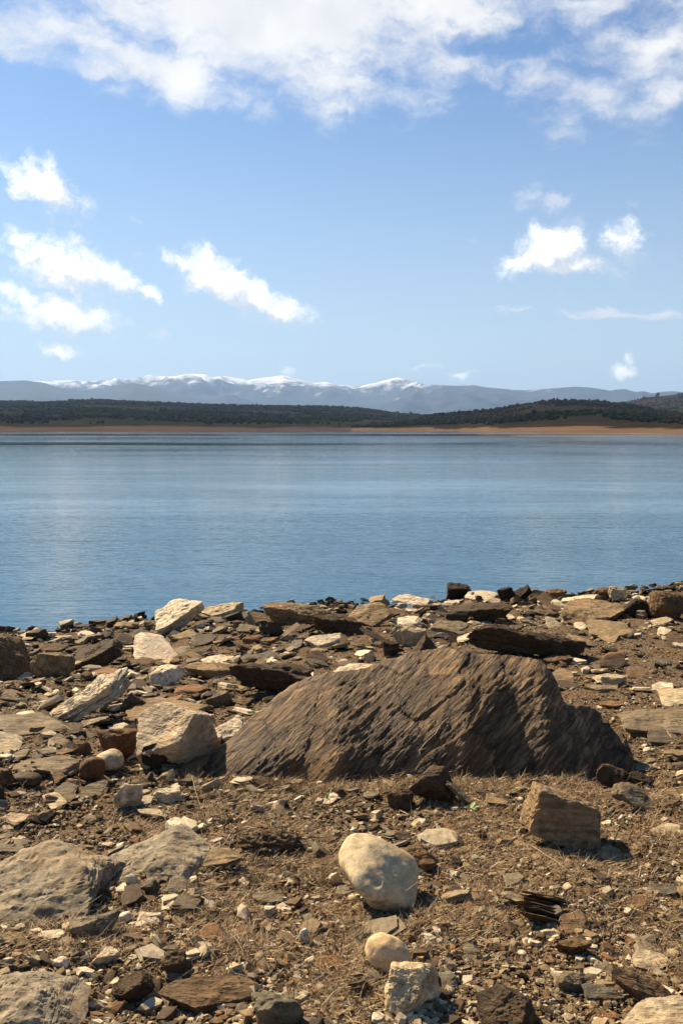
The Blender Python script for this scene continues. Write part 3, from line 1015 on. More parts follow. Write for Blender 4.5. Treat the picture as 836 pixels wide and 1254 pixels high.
HERO = [
 # box, kind, colour, name, category, label, options
 ((190, 734, 250, 778), 'slab', 'white', 'slate_rock', 'rock slab', "bright pale slab leaning up to a point against the water, dark on one side", dict(depth=.62, th=.5, seed=3, embed=.16, roll=27, pitch=24, rough=.8)),
 ((246, 734, 299, 760), 'slab', 'pale', 'slate_rock', 'rock slab', "pale flat-topped slab tipped towards us right beside the leaning bright slab at the water", dict(depth=.8, pitch=16, roll=6, yaw=20, seed=5, th=.3)),
 ((322, 738, 402, 766), 'slab', 'tan', 'slate_rock', 'rock slab', "long thick tan slab with dark undercut edge, flat at the water's edge", dict(depth=.5, pitch=6, roll=-3, seed=14, embed=.05)),
 ((384, 755, 446, 778), 'slab', 'dark', 'slate_rock', 'rock slab', "dark brown slab just in front of the long thick tan slab", dict(depth=.6, pitch=3, roll=-4, seed=8)),
 ((370, 775, 424, 793), 'slab', 'cream', 'slate_rock', 'rock slab', "cream flat slab below the dark brown slab near the water", dict(depth=.8, pitch=14, roll=4, seed=21, embed=.25)),
 ((-34, 776, 44, 832), 'block', 'brown', 'rock_block', 'rock', "big brown rock cut off by the frame where the shore meets the water", dict(depth=.8, seed=31, roll=-8)),
 ((37, 799, 92, 830), 'block', 'tan', 'rock_block', 'rock', "squat tan rock sitting beside the big brown rock at the left edge", dict(depth=.7, seed=33)),
 ((92, 786, 152, 820), 'slant', 'dark', 'layered_rock', 'rock slab', "dark ridged slab with layered plates leaning on it, behind the long pale striped slab", dict(depth=.9, seed=36)),
 ((78, 802, 122, 820), 'slab', 'pale', 'slate_rock', 'rock slab', "thin pale plate leaning on the dark ridged slab", dict(depth=.6, roll=22, pitch=10, seed=37, th=.12)),
 ((62, 818, 158, 882), 'stack', 'cream', 'slate_rock', 'rock slab', "long cream slab streaked with dark layers, tilted up to the right", dict(depth=.42, seed=40, th=.27, embed=.1, rough=1.3, roll=31, pitch=22, sub=6)),
 ((122, 838, 162, 870), 'slab', 'pale', 'slate_rock', 'rock slab', "narrow pale plate tucked against the shaded side of the long streaked slab", dict(depth=.4, seed=42, th=.2, embed=.1, roll=38, pitch=15)),
 ((148, 838, 178, 872), 'slab', 'bluegrey', 'slate_rock', 'rock slab', "small grey slab standing behind the narrow pale plate", dict(depth=.6, seed=43, roll=-35)),
 ((184, 814, 226, 840), 'stone', 'white', 'white_stone', 'stone', "white lumpy stone lying in front of the water-edge slabs", dict(depth=.7, seed=45)),
 ((285, 812, 390, 846), 'slab', 'dark', 'slate_rock', 'rock slab', "long dark overhanging slab with a black hollow beneath, behind the big boulder", dict(depth=.42, seed=47, pitch=-4, roll=-2, embed=.0, rough=1.3)),
 ((226, 812, 300, 832), 'slab', 'tan', 'slate_rock', 'rock slab', "flat tan slab butting against the overhanging dark slab", dict(depth=.55, seed=48, pitch=8)),
 ((168, 860, 270, 938), 'block_tilt', 'pale', 'striped_block', 'rock', "large wedge block with pale striped face and dark broken side, beside the big boulder", dict(depth=.75, seed=50, sub=6, embed=.14, rough=.55)),
 ((174, 906, 224, 942), 'stone', 'black', 'black_stone', 'stone', "black stone leaning against the foot of the striped wedge block", dict(depth=.5, seed=52)),
 ((262, 872, 306, 910), 'slab', 'white', 'slate_rock', 'rock slab', "white slab poking out between striped wedge block and big boulder", dict(depth=.9, pitch=30, roll=12, seed=53, th=.3)),
 ((252, 846, 284, 866), 'block', 'grey', 'rock_block', 'rock', "small grey rock with a dark end behind the striped wedge block", dict(depth=.7, seed=54, roll=10)),
 ((154, 859, 252, 886), 'slab', 'tan', 'slate_rock', 'rock slab', "broad flat tan slab lying behind the striped wedge block", dict(depth=.9, pitch=8, roll=3, seed=55, embed=.3)),
 ((120, 892, 172, 928), 'stone', 'red', 'brown_stone', 'stone', "sloping reddish brown rock between the grey slab and the striped wedge block", dict(depth=.8, seed=57, roll=-10)),
 ((97, 922, 129, 958), 'cobble', 'red', 'round_cobble', 'stone', "dark reddish rounded cobble standing in front of a white cobble", dict(depth=.8, seed=60, th=1.05)),
 ((112, 920, 152, 944), 'cobble', 'pale', 'round_cobble', 'stone', "smooth pale cobble half hidden behind the reddish cobble", dict(depth=.8, seed=61, th=.6)),
 ((22, 930, 100, 953), 'slab', 'grey', 'slate_rock', 'rock slab', "long thin grey slab lying flat beside the reddish cobble", dict(depth=.6, pitch=6, roll=3, seed=62, th=.14, embed=.1)),
 ((139, 960, 176, 990), 'block', 'cream', 'rock_block', 'rock', "cream stone with a black shaded underside in front of the reddish cobble", dict(depth=.8, seed=64, roll=-14)),
 ((188, 964, 226, 984), 'slab', 'cream', 'slate_rock', 'rock slab', "cream flat stone below the black stone, by the dry grass", dict(depth=.8, pitch=10, seed=66)),
 ((84, 906, 112, 924), 'stone', 'brown', 'brown_stone', 'stone', "small brown stone resting above the long thin grey slab", dict(depth=.8, seed=67)),
 ((-20, 876, 88, 902), 'slab', 'grey', 'slate_rock', 'rock slab', "wide low grey slab at the left edge below the long cream slab", dict(depth=.8, pitch=6, seed=68, th=.14, embed=.2)),
 ((14, 946, 52, 964), 'cobble', 'dark', 'round_cobble', 'stone', "low dark rounded cobble under the long thin grey slab", dict(depth=.7, seed=69)),
 ((-26, 940, 22, 966), 'stone', 'brown', 'brown_stone', 'stone', "brown rock at the left edge touching the low dark cobble", dict(depth=.8, seed=70)),
 ((-22, 958, 6, 984), 'cobble', 'black', 'round_cobble', 'stone', "black cobble just entering at the left edge", dict(depth=.8, seed=71)),
 ((-70, 1030, 124, 1132), 'mound', 'ash', 'rock_outcrop', 'outcrop', "broad rounded tan and grey outcrop half buried at the left edge", dict(depth=1.15, seed=73, sub=6, embed=.40, rough=1.3, th=.26, pitch=6, roll=5, sharp=22)),
 ((44, 1012, 146, 1094), 'mound', 'ash', 'rock_outcrop', 'outcrop', "grey cracked outcrop rising behind the broad tan outcrop", dict(depth=1.1, seed=74, sub=6, embed=.40, rough=1.4, th=.30, pitch=12, roll=8, sharp=24)),
 ((134, 1017, 272, 1082), 'mound', 'ash', 'rock_outcrop', 'outcrop', "flat pale grey outcrop with white stones at its foot", dict(depth=.9, seed=76, sub=6, embed=.40, rough=1.2, th=.20, pitch=8, sharp=24)),
 ((238, 1036, 298, 1063), 'stack', 'tan', 'striped_rock', 'rock slab', "tan and grey striped slab lying on the pale grey outcrop's edge", dict(depth=.5, roll=8, pitch=10, seed=78, th=.2)),
 ((152, 1068, 170, 1088), 'stone', 'white', 'white_stone', 'stone', "upright white stone at the foot of the pale grey outcrop", dict(depth=.8, seed=80)),
 ((142, 1081, 166, 1096), 'stone', 'white', 'white_stone', 'stone', "white stone in front of the upright white one", dict(depth=.8, seed=81)),
 ((168, 1077, 196, 1094), 'slab', 'bluegrey', 'slate_rock', 'rock slab', "dark bluish slab beside the two white stones", dict(depth=.8, roll=16, seed=82)),
 ((310, 1086, 348, 1109), 'slab', 'grey', 'slate_rock', 'rock slab', "smooth grey flat stone alone on the gravel left of the cream boulder", dict(depth=.75, pitch=16, roll=4, seed=83, th=.22)),
 ((84, 1116, 146, 1147), 'stone', 'grey', 'long_stone', 'stone', "long grey rounded stone below the tan outcrop", dict(depth=.5, roll=18, seed=85)),
 ((46, 1138, 80, 1151), 'slab', 'white', 'slate_rock', 'rock slab', "thin white slab left of the long grey rounded stone", dict(depth=.6, seed=86)),
 ((146, 1116, 162, 1130), 'cobble', 'white', 'round_cobble', 'stone', "small round white pebble by the end of the long grey stone", dict(depth=.8, seed=88)),
 ((113, 1160, 147, 1184), 'block', 'cream', 'rock_block', 'rock', "angular cream stone with dark underside above the brown speckled outcrop", dict(depth=.8, seed=89)),
 ((66, 1171, 85, 1187), 'stone', 'white', 'white_stone', 'stone', "rounded white stone left of the angular cream stone", dict(depth=.8, seed=90)),
 ((98, 1169, 118, 1182), 'stone', 'bluegrey', 'grey_stone', 'stone', "small grey stone between the rounded white and angular cream stones", dict(depth=.8, seed=91)),
 ((-60, 1198, 110, 1290), 'mound', 'ash', 'rock_outcrop', 'outcrop', "pale knobbly outcrop filling the bottom left corner", dict(depth=1.1, seed=92, sub=6, embed=.42, rough=1.5, th=.22, pitch=6, sharp=20)),
 ((136, 1190, 190, 1228), 'slab', 'dark', 'slate_rock', 'rock slab', "dark weathered slab sunk in the gravel beside the knobbly outcrop", dict(depth=.6, roll=22, pitch=20, seed=94)),
 ((196, 1196, 322, 1240), 'slab', 'brown', 'slate_rock', 'rock slab', "long flat brown slab at the bottom of the gravel", dict(depth=.5, pitch=8, roll=-4, seed=96, sub=6, th=.16, embed=.25)),
 ((312, 1214, 372, 1262), 'block', 'bluegrey', 'rock_block', 'rock', "greenish grey angular block at the bottom edge", dict(depth=.7, pitch=12, seed=98)),
 ((196, 1164, 230, 1194), 'slab', 'brown', 'slate_rock', 'rock slab', "brown slab tilted in the gravel above the long flat brown slab", dict(depth=.8, pitch=28, seed=99)),
 ((414, 1024, 512, 1116), 'facet', 'sand', 'cream_boulder', 'boulder', "smooth cream boulder with a hollow at its lower side, on the near gravel", dict(depth=.95, seed=101, sub=6, embed=.1, roll=-24, pitch=10)),
 ((484, 1035, 534, 1067), 'stone', 'brown', 'brown_stone', 'stone', "flattish brown stone touching the far side of the smooth cream boulder", dict(depth=.8, seed=103)),
 ((500, 1060, 520, 1072), 'cobble', 'sand', 'round_cobble', 'stone', "tiny tan pebble under the flattish brown stone", dict(depth=.8, seed=104)),
 ((447, 1142, 503, 1197), 'cobble', 'sand', 'egg_stone', 'stone', "egg-shaped cream stone lying behind the rough buff stone", dict(depth=.95, seed=108, embed=.08, roll=-20)),
 ((471, 1179, 537, 1241), 'angular', 'sand', 'buff_stone', 'stone', "rough angular buff stone in front of the egg-shaped stone", dict(depth=.8, seed=109, sub=6, embed=.08, sharp=30)),
 ((584, 1206, 657, 1275), 'block_tilt', 'dark', 'rock_wedge', 'rock', "dark wedge rock with a lit sloping edge at the bottom edge", dict(depth=.8, seed=111)),
 ((762, 1234, 850, 1280), 'slab', 'pale', 'slate_rock', 'rock slab', "pale flat slab in the bottom right corner", dict(depth=.8, pitch=16, roll=10, seed=112, th=.2)),
 ((712, 1208, 757, 1228), 'slab', 'bluegrey', 'slate_rock', 'rock slab', "blue grey flat slab between the pale corner slab and a grey slab", dict(depth=.7, pitch=12, seed=113, th=.2)),
 ((748, 1196, 830, 1234), 'stack', 'brown', 'long_rock', 'rock slab', "long brown slab pointing down to the right, near the bottom right corner", dict(depth=.35, roll=-24, pitch=12, seed=115, th=.24)),
 ((772, 1164, 822, 1190), 'slab', 'pale', 'slate_rock', 'rock slab', "pale slab crossed by dark stripes, above the long brown slab", dict(depth=.8, pitch=14, seed=116, th=.2)),
 ((680, 1190, 726, 1218), 'slab', 'grey', 'slate_rock', 'rock slab', "pointed grey slab left of the blue grey flat slab", dict(depth=.6, roll=-18, pitch=16, seed=117)),
 ((680, 1148, 724, 1168), 'slab', 'brown', 'slate_rock', 'rock slab', "brown slab casting a black shadow under the split slate bundle", dict(depth=.6, pitch=3, seed=118, embed=0.)),
 ((790, 1084, 838, 1100), 'slab', 'bluegrey', 'slate_rock', 'rock slab', "dark grey slab with a black shadow at the right edge below the square block", dict(depth=.6, pitch=3, seed=119, embed=0.)),
 ((639, 962, 737, 1044), 'cube', 'tan', 'square_block', 'rock', "square brown block with lit narrow end, throwing a long shadow", dict(depth=.62, seed=121, sub=6, yaw=-6, embed=.08, roll=-14, sharp=34, rough=.9)),
 ((748, 958, 800, 992), 'slab', 'grey', 'striated_rock', 'rock slab', "grey striated slab in dry grass right of the square brown block", dict(depth=.7, pitch=26, roll=-20, seed=123, th=.22)),
 ((504, 938, 558, 982), 'block', 'dark', 'rock_block', 'rock', "dark pointed rock at the foot of the big boulder", dict(depth=.6, seed=125)),
 ((546, 948, 582, 988), 'slab', 'grey', 'slate_rock', 'rock slab', "thin light slab sloping down from the dark pointed rock", dict(depth=.45, roll=-38, pitch=10, seed=126, th=.16)),
 ((474, 964, 507, 992), 'stone', 'dark', 'dark_stone', 'stone', "small dark rough stone in grass left of the dark pointed rock", dict(depth=.8, seed=127)),
 ((758, 864, 872, 904), 'slab', 'grey', 'striated_rock', 'rock slab', "broad grey striated slab lying at the right edge beyond the big boulder", dict(depth=.7, pitch=10, roll=4, seed=129, sub=6, th=.16, embed=.2)),
 ((724, 824, 766, 838), 'slab', 'pale', 'slate_rock', 'rock slab', "upper stone of two flat pale stones stacked on the gravel", dict(depth=.6, seed=130, embed=0, lift=.035, th=.22)),
 ((714, 835, 756, 847), 'slab', 'grey', 'slate_rock', 'rock slab', "lower stone of two flat pale stones stacked on the gravel", dict(depth=.6, seed=131, embed=0, th=.16)),
 ((688, 733, 768, 765), 'slab', 'tan', 'tan_rock', 'rock slab', "big smooth tan slab near the water with a rusty front corner", dict(depth=.8, pitch=10, roll=2, seed=133, th=.28, embed=.18)),
 ((762, 734, 806, 758), 'block', 'black', 'dark_rock', 'rock', "black shaded rock between the big smooth tan slab and the humped rock", dict(depth=.7, seed=134)),
 ((796, 724, 850, 760), 'stone', 'brown', 'humped_rock', 'rock', "humped brown rock at the right edge near the water", dict(depth=.8, seed=136)),
 ((574, 765, 716, 806), 'slab', 'dark', 'curved_rock', 'rock slab', "long dark slab tapering to the right, behind the big boulder's top", dict(depth=.35, roll=-9, pitch=-4, seed=139, sub=6, embed=.1, rough=1.2)),
 ((544, 738, 626, 762), 'slab', 'dark', 'dark_rock', 'rock slab', "dark arched slab near the water between pale slabs", dict(depth=.5, roll=4, pitch=-3, seed=141)),
 ((546, 713, 577, 735), 'block', 'black', 'dark_rock', 'rock', "black pointed rock standing highest against the water", dict(depth=.8, seed=143)),
 ((608, 719, 630, 736), 'block', 'black', 'dark_rock', 'rock', "dark angular rock at the water, first of a row of three", dict(depth=.8, seed=144)),
 ((628, 717, 650, 738), 'slant', 'black', 'dark_rock', 'rock', "dark leaning rock at the water, second of a row of three", dict(depth=.8, seed=145)),
 ((642, 722, 664, 738), 'block', 'tan', 'tan_rock', 'rock', "tan angular rock at the water, third of a row of three", dict(depth=.8, seed=146)),
 ((665, 721, 693, 735), 'stone', 'rust', 'rusty_rock', 'rock', "rusty rock on the waterline behind a long pale slab", dict(depth=.8, seed=147)),
 ((686, 728, 732, 742), 'slab', 'cream', 'slate_rock', 'rock slab', "long cream slab in front of the rusty rock on the waterline", dict(depth=.6, roll=8, seed=148, th=.2)),
 ((722, 719, 749, 736), 'stone', 'red', 'reddish_rock', 'rock', "reddish brown rock on the waterline left of a pale pointed one", dict(depth=.8, seed=149)),
 ((744, 718, 766, 736), 'stone', 'pale', 'pale_rock', 'rock', "pale pointed rock on the waterline behind the big smooth tan slab", dict(depth=.8, seed=150)),
 ((424, 733, 482, 768), 'slab', 'tan', 'striped_rock', 'rock slab', "broad tan striped slab tilted towards us near the water", dict(depth=.8, pitch=24, roll=3, seed=152, th=.3)),
 ((478, 727, 530, 743), 'slab', 'cream', 'slate_rock', 'rock slab', "cream slab on the waterline beyond the broad striped slab", dict(depth=.7, pitch=8, seed=153, th=.22)),
 ((525, 754, 574, 777), 'slab', 'grey', 'slate_rock', 'rock slab', "flat grey slab below the dark arched slab", dict(depth=.8, pitch=12, roll=-6, seed=154, th=.2)),
 ((516, 751, 532, 764), 'stone', 'white', 'white_stone', 'stone', "small white stone beside the flat grey slab near the water", dict(depth=.8, seed=155)),
 ((480, 765, 522, 790), 'block', 'pale', 'rock_block', 'rock', "pale undercut rock sitting above the big boulder's peak", dict(depth=.6, seed=156)),
 ((468, 784, 488, 804), 'block', 'dark', 'dark_rock', 'rock', "small dark block left of the big boulder's rear peak", dict(depth=.8, seed=157)),
 ((408, 808, 454, 834), 'slab', 'cream', 'slate_rock', 'rock slab', "cream slab tilted up just behind the big boulder's crest", dict(depth=.8, pitch=16, roll=14, seed=158, th=.25)),
 ((503, 779, 538, 806), 'spike', 'dark', 'rock_peak', 'rock', "small dark peaked rock right behind the big boulder's crest", dict(depth=.8, seed=159)),
 ((660, 802, 702, 814), 'slab', 'brown', 'slate_rock', 'rock slab', "brown slab in the shadow end of the long tapering dark slab", dict(depth=.6, seed=160)),
 ((730, 892, 752, 900), 'slab', 'cream', 'slate_rock', 'rock slab', "thin cream chip lying beside the big boulder's right shoulder", dict(depth=.6, seed=161)),
 ((734, 858, 766, 868), 'slab', 'rust', 'rusty_rock', 'rock slab', "rusty flat stone on the gravel beyond the boulder's right shoulder", dict(depth=.8, seed=162)),
 ((198, 900, 214, 908), 'slab', 'cream', 'slate_rock', 'rock slab', "tiny cream chip at the foot of the striped wedge block", dict(depth=.8, seed=163)),
 ((0, 996, 36, 1012), 'slab', 'pale', 'slate_rock', 'rock slab', "pale flat slab at the left edge above the tan outcrop", dict(depth=.8, pitch=8, seed=164, th=.2)),
 ((-6, 1028, 40, 1046), 'slab', 'grey', 'slate_rock', 'rock slab', "grey slab with dark underside touching the tan outcrop's upper edge", dict(depth=.8, pitch=3, seed=165, embed=.05)),
 ((44, 992, 66, 1009), 'block', 'tan', 'rock_block', 'rock', "small pinkish tan block on gravel above the grey cracked outcrop", dict(depth=.8, seed=166)),
 ((202, 1002, 234, 1018), 'stone', 'white', 'white_stone', 'stone', "white lumpy stone at the grass edge above the pale grey outcrop", dict(depth=.8, seed=167)),
 ((382, 1050, 422, 1062), 'slab', 'brown', 'slate_rock', 'rock slab', "thin brown slab running under the cream boulder's left side", dict(depth=.5, seed=168)),
 ((402, 1064, 418, 1084), 'stone', 'cream', 'cream_stone', 'stone', "small cream stone leaning on the cream boulder's left side", dict(depth=.7, seed=169)),
 ((366, 1134, 378, 1156), 'stone', 'white', 'white_stone', 'stone', "narrow white upright pebble on the gravel left of the egg-shaped stone", dict(depth=.7, seed=170)),
 ((730, 936, 770, 966), 'block', 'dark', 'rock_block', 'rock', "dark grey block just past the right foot of the big boulder", dict(depth=.7, seed=171)),
 ((764, 946, 800, 966), 'slab', 'black', 'dark_rock', 'rock slab', "black slab beside the dark grey block, right of the big boulder", dict(depth=.7, seed=172, roll=-10)),
]
GRP = "shore rocks"
for hb, kind, colr, nm, cat, lab, op in HERO:
    op = dict(op)
    mat = M_COBBLE if kind == 'facet' else M_SLATE if kind in ('slab', 'shard', 'stack', 'slant', 'block_tilt', 'spike') else (M_COBBLE if kind == 'cobble' else M_STONE)
    if nm == 'square_block': mat = M_SLATE
    place(nm, hb, kind, colr, lab, cat, mat=mat, group="rocks lying on the shore", **op)

# the hollow and dent in the cream boulder are modelled in its surface
def dent(o, c, r, dpt):
    me = o.data
    V = np.zeros(len(me.vertices) * 3, np.float32); me.vertices.foreach_get("co", V); V = V.reshape(-1, 3)
    S = np.abs(V).max()
    c = np.array(c); c = V[np.argmax((V @ c) / (np.linalg.norm(V, axis=1) * np.linalg.norm(c)))]
    d = np.linalg.norm(V - c, axis=1)
    k = np.exp(-(d / (r * S)) ** 2)
    V = V - (c / np.linalg.norm(c))[None] * (k * dpt * S)[:, None]
    me.vertices.foreach_set("co", V.astype(np.float32).ravel()); me.update()


cb = bpy.data.objects["cream_boulder"]
dent(cb, (-.80, -.62, -.42), .24, .26)
dent(cb, (-.30, -.75, .42), .20, .07)
dent(cb, (-.05, -.80, .30), .12, .05)
dent(cb, (.40, -.80, -.10), .34, .10)
dent(cb, (.55, -.30, .80), .45, .14)
dent(cb, (-.35, -.90, -.55), .22, .09)

# ---- the split slate bundle: upright thin sheets, one thing with its sheets
gb = G(668, 1118)
bundle = bpy.data.objects.new("split_slate_bundle", None); COL.objects.link(bundle)
bundle.location = gb
tag(bundle, "bundle of split dark slate sheets sunk in soil below the square brown block", "slate bundle")
rg = np.random.RandomState(4)
for k in range(9):
    L = rg.uniform(.055, .095); t_ = rg.uniform(.003, .0055)
    X, Fc = shape_rock('slab', (L, .030, t_), rg, 4, rough=.25)
    M = euler_m(rg.uniform(-5, 5), -52 + rg.uniform(-7, 7), -16 + rg.uniform(-3, 3))
    X = X @ M.T + np.array([-.03 + k * .006 + rg.uniform(-.015, .015), -.075 + k * .020, .018])
    cc = np.tile(np.array(PAL[['dark', 'black', 'tan', 'dark', 'brown'][k % 5]]), (len(X), 1))
    mesh_np("slate_sheet", X, Fc, M_SLATE, cc, True, bundle)

# ---- more rocks: each stands for one of the many slabs the photograph shows
rg = np.random.RandomState(77)
LAND = [((220, 755), "the bright leaning slab"), ((360, 752), "the long tan water-edge slab"), ((110, 850), "the long cream slab"),
        ((218, 900), "the striped wedge block"), ((112, 940), "the reddish cobble"), ((340, 830), "the overhanging dark slab"),
        ((500, 870), "the big boulder"), ((640, 785), "the long tapering dark slab"), ((728, 750), "the big smooth tan slab"),
        ((745, 835), "the two stacked flat stones"), ((688, 1003), "the square brown block"), ((462, 1070), "the smooth cream boulder"),
        ((505, 1200), "the rough buff stone"), ((90, 1060), "the grey cracked outcrop"), ((255, 1215), "the long flat brown slab"),
        ((329, 1098), "the lone grey flat stone"), ((20, 805), "the big brown waterside rock"), ((452, 750), "the broad tan striped slab"),
        ((815, 885), "the striated slab"), ((562, 725), "the black waterside rock"), ((50, 1230), "the knobbly corner outcrop"),
        ((785, 1215), "the long brown slab"), ((205, 827), "the white lumpy stone"), ((585, 750), "the dark arched slab")]
CW = {'cream': 'cream', 'pale': 'pale', 'tan': 'tan', 'brown': 'brown', 'dark': 'dark brown', 'grey': 'grey', 'bluegrey': 'bluish grey',
      'rust': 'rusty', 'white': 'white', 'sand': 'buff', 'red': 'reddish', 'black': 'blackish'}
used = {}


def auto_label(cxp, cyp, w_, kind, colr, roll):
    sz = 'tiny' if w_ < 15 else 'small' if w_ < 24 else 'medium' if w_ < 36 else 'large'
    kw = {'slab': 'flat slab', 'stack': 'layered slab', 'shard': 'pointed slab', 'block': 'angular rock', 'stone': 'rounded rock', 'slant': 'leaning slab'}[kind]
    ds = sorted(((math.hypot(cxp - a[0], (cyp - a[1]) * 1.6), a, n) for a, n in LAND), key=lambda q: q[0])
    tilt = '' if abs(roll) < 9 else (' rising rightwards' if roll > 0 else ' dipping rightwards')
    for d, a, n in ds[:5]:
        dx, dy = cxp - a[0], (cyp - a[1]) * 1.6
        rels = ['left of', 'right of'] if False else []
        if abs(dx) > abs(dy): rels = ['left of' if dx < 0 else 'right of']
        else: rels = ['beyond' if dy < 0 else 'in front of']
        dd = math.hypot(dx, dy)
        far = 'close ' if dd < 60 else 'well ' if dd > 130 else ''
        diag = '' if min(abs(dx), abs(dy)) < .35 * max(abs(dx), abs(dy)) else (
            (', a little nearer' if dy > 0 else ', a little farther') if abs(dx) > abs(dy) else (', off to its left' if dx < 0 else ', off to its right'))
        lab = f"{sz} {CW[colr]} {kw}{tilt} {far}{rels[0]} {n}"
        for l2 in (lab, lab + diag):
            if l2 not in used and len(l2.replace('-', ' ').split()) <= 16:
                used[l2] = 1
                return l2
    return None


def region_density(px, py):
    """how likely a sizeable rock is here, from the photograph"""
    if py < 870:
        v = 1.0
        if px > 560 and py > 790: v = .22
        if px > 760 and py > 770: v = .35
    elif py < 980:
        v = .75 if px < 240 else .12
    else:
        v = .22 if px < 300 else .16
    return v


n_mid = 0; tries = 0
placed_px = [(*((b_[0] + b_[2]) / 2, (b_[1] + b_[3]) / 2), b_[2] - b_[0], b_[3] - b_[1]) for b_ in [r_[3] for r_ in ROCKS] if b_[2] > b_[0]]
pend = []
while n_mid < 178 and tries < 30000:
    tries += 1
    px = rg.uniform(4, 832); py = 735 + (1250 - 735) * rg.rand() ** 1.75
    sy = np.interp(px, [0, 150, 420, 620, 836], [782, 770, 748, 734, 728])
    if py < sy or rg.rand() > region_density(px, py): continue
    far = np.interp(py, [735, 860, 1000, 1250], [1.0, 1.0, .8, .95])
    w_ = rg.lognormal(math.log(27), .38) * far
    w_ = min(max(w_, 13), 62 if py < 900 else 38)
    h_ = w_ * rg.uniform(.20, .42) * np.interp(py, [735, 1000], [.85, 1.15])
    if 250 < px < 785 and np.interp(px, [255, 300, 370, 510, 640, 690, 780], [930, 875, 828, 790, 800, 855, 890]) - 3 < py < 968: continue
    if any(abs(px - a) < (w_ + c_) * .36 and abs(py - h_ / 2 - b_) < (h_ + d_) * .36 for a, b_, c_, d_ in placed_px): continue
    kind = rg.choice(['slab', 'slab', 'slab', 'slab', 'stack', 'stack', 'shard', 'shard', 'block', 'slant'])
    colr = rg.choice(['cream', 'cream', 'pale', 'pale', 'white', 'tan', 'tan', 'grey', 'grey', 'brown', 'brown', 'dark', 'bluegrey', 'rust', 'dark'])
    if py > 900 and colr in ('white', 'cream') and rg.rand() < .7: colr = 'grey'
    roll = rg.normal(0, 9)
    lab = auto_label(px, py, w_, kind, colr, roll)
    if lab is None: continue
    placed_px.append((px, py - h_ / 2, w_, h_))
    mat = M_STONE if kind in ('block', 'stone') else M_SLATE
    nm = {'slab': 'slate_rock', 'stack': 'layered_rock', 'shard': 'slate_shard', 'block': 'rock_block', 'stone': 'shore_stone', 'slant': 'leaning_rock'}[kind]
    place(nm, (px - w_ / 2, py - h_, px + w_ / 2, py), kind, colr, lab, 'rock slab' if kind in ('slab', 'stack', 'shard', 'slant') else 'rock',
          depth=rg.uniform(.55, .95), yaw=rg.uniform(0, 360), pitch=rg.normal(6, 7), roll=roll, seed=rg.randint(1e6), sub=4, mat=mat,
          group="rocks lying on the shore", embed=rg.uniform(.05, .25), iters=4)
    n_mid += 1

# ------------------------------------------------------------------ rubble: everything too small to count
def scatter(name, n, size, protos, label, power=1.0, flat=(.14, .40), seed=1, mask=None, tilt=16, lift=.35, pal=None, px_rng=(-330, 1170), py_rng=(706, 1330), minpx=0., mat=None, smooth_s=False, band=None):
    rg = np.random.RandomState(seed)
    px = rg.uniform(px_rng[0], px_rng[1], n)
    py = py_rng[0] + (py_rng[1] - py_rng[0]) * rg.rand(n) ** power
    if mask is not None:
        k = rg.rand(n) < mask(px, py)
        px, py = px[k], py[k]
    if band:
        x = rg.uniform(-10, 14, n); y = shore_y(x) + .55 - band * rg.rand(n) ** 1.5
        px, py = x, y
    else:
        P = G_many(px, py)
        x, y = P[:, 0], P[:, 1]
    k = (y < shore_y(x) + (.6 if band else .25)) & (y > 1.2) & (y < 24)
    x, y, px, py = x[k], y[k], px[k], py[k]
    n = len(x)
    s = rg.lognormal(math.log(size), .42, n)
    if size > .06: s = s * np.interp(y, [2.5, 5, 8], [.38, .62, 1])
    s = np.maximum(s, minpx * y / F)
    s = np.minimum(s, size * 4)
    z = ground_z(x, y)
    e = .05
    nx = -(ground_z(x + e, y) - z) / e; ny = -(ground_z(x, y + e) - z) / e
    pal_ = np.array([PAL[c_] for c_ in (pal or ['tan', 'brown', 'grey', 'pale', 'brown', 'tan', 'dark', 'rust', 'cream', 'brown', 'bluegrey', 'tan'])])
    cc = pal_[rg.randint(0, len(pal_), n)] * rg.uniform(.7, 1.2, (n, 1))
    pid = rg.randint(0, len(protos), n)
    tx = rg.normal(0, R(tilt), n) - ny; ty = rg.normal(0, R(tilt), n) + nx
    yaw = rg.uniform(0, 6.283, n)
    asp = rg.uniform(.5, 1., n); th = rg.uniform(*flat, n)
    Vs, Fs, Cs, off = [], [], [], 0
    for p, (PV, PF) in enumerate(protos):
        i = np.where(pid == p)[0]
        if not len(i): continue
        v = PV[None] * np.stack([s[i] * .5, s[i] * asp[i] * .5, s[i] * th[i] * .5], 1)[:, None]
        c_, s_ = np.cos(yaw[i])[:, None], np.sin(yaw[i])[:, None]
        X = v[..., 0] * c_ - v[..., 1] * s_; Y = v[..., 0] * s_ + v[..., 1] * c_; Z = v[..., 2]
        c_, s_ = np.cos(tx[i])[:, None], np.sin(tx[i])[:, None]
        Y, Z = Y * c_ - Z * s_, Y * s_ + Z * c_
        c_, s_ = np.cos(ty[i])[:, None], np.sin(ty[i])[:, None]
        X, Z = X * c_ + Z * s_, -X * s_ + Z * c_
        V = np.stack([X + x[i][:, None], Y + y[i][:, None], Z + (z[i] + s[i] * th[i] * lift)[:, None]], 2)
        Vs.append(V.reshape(-1, 3)); Cs.append(np.repeat(cc[i], len(PV), 0))
        Fs.append((PF[None] + off + (np.arange(len(i)) * len(PV))[:, None, None]).reshape(-1, 3)); off += len(i) * len(PV)
    o = mesh_np(name, np.concatenate(Vs), np.concatenate(Fs), mat or M_CHIP, np.concatenate(Cs), smooth_s)
    tag(o, label, kind="stuff")
    return o


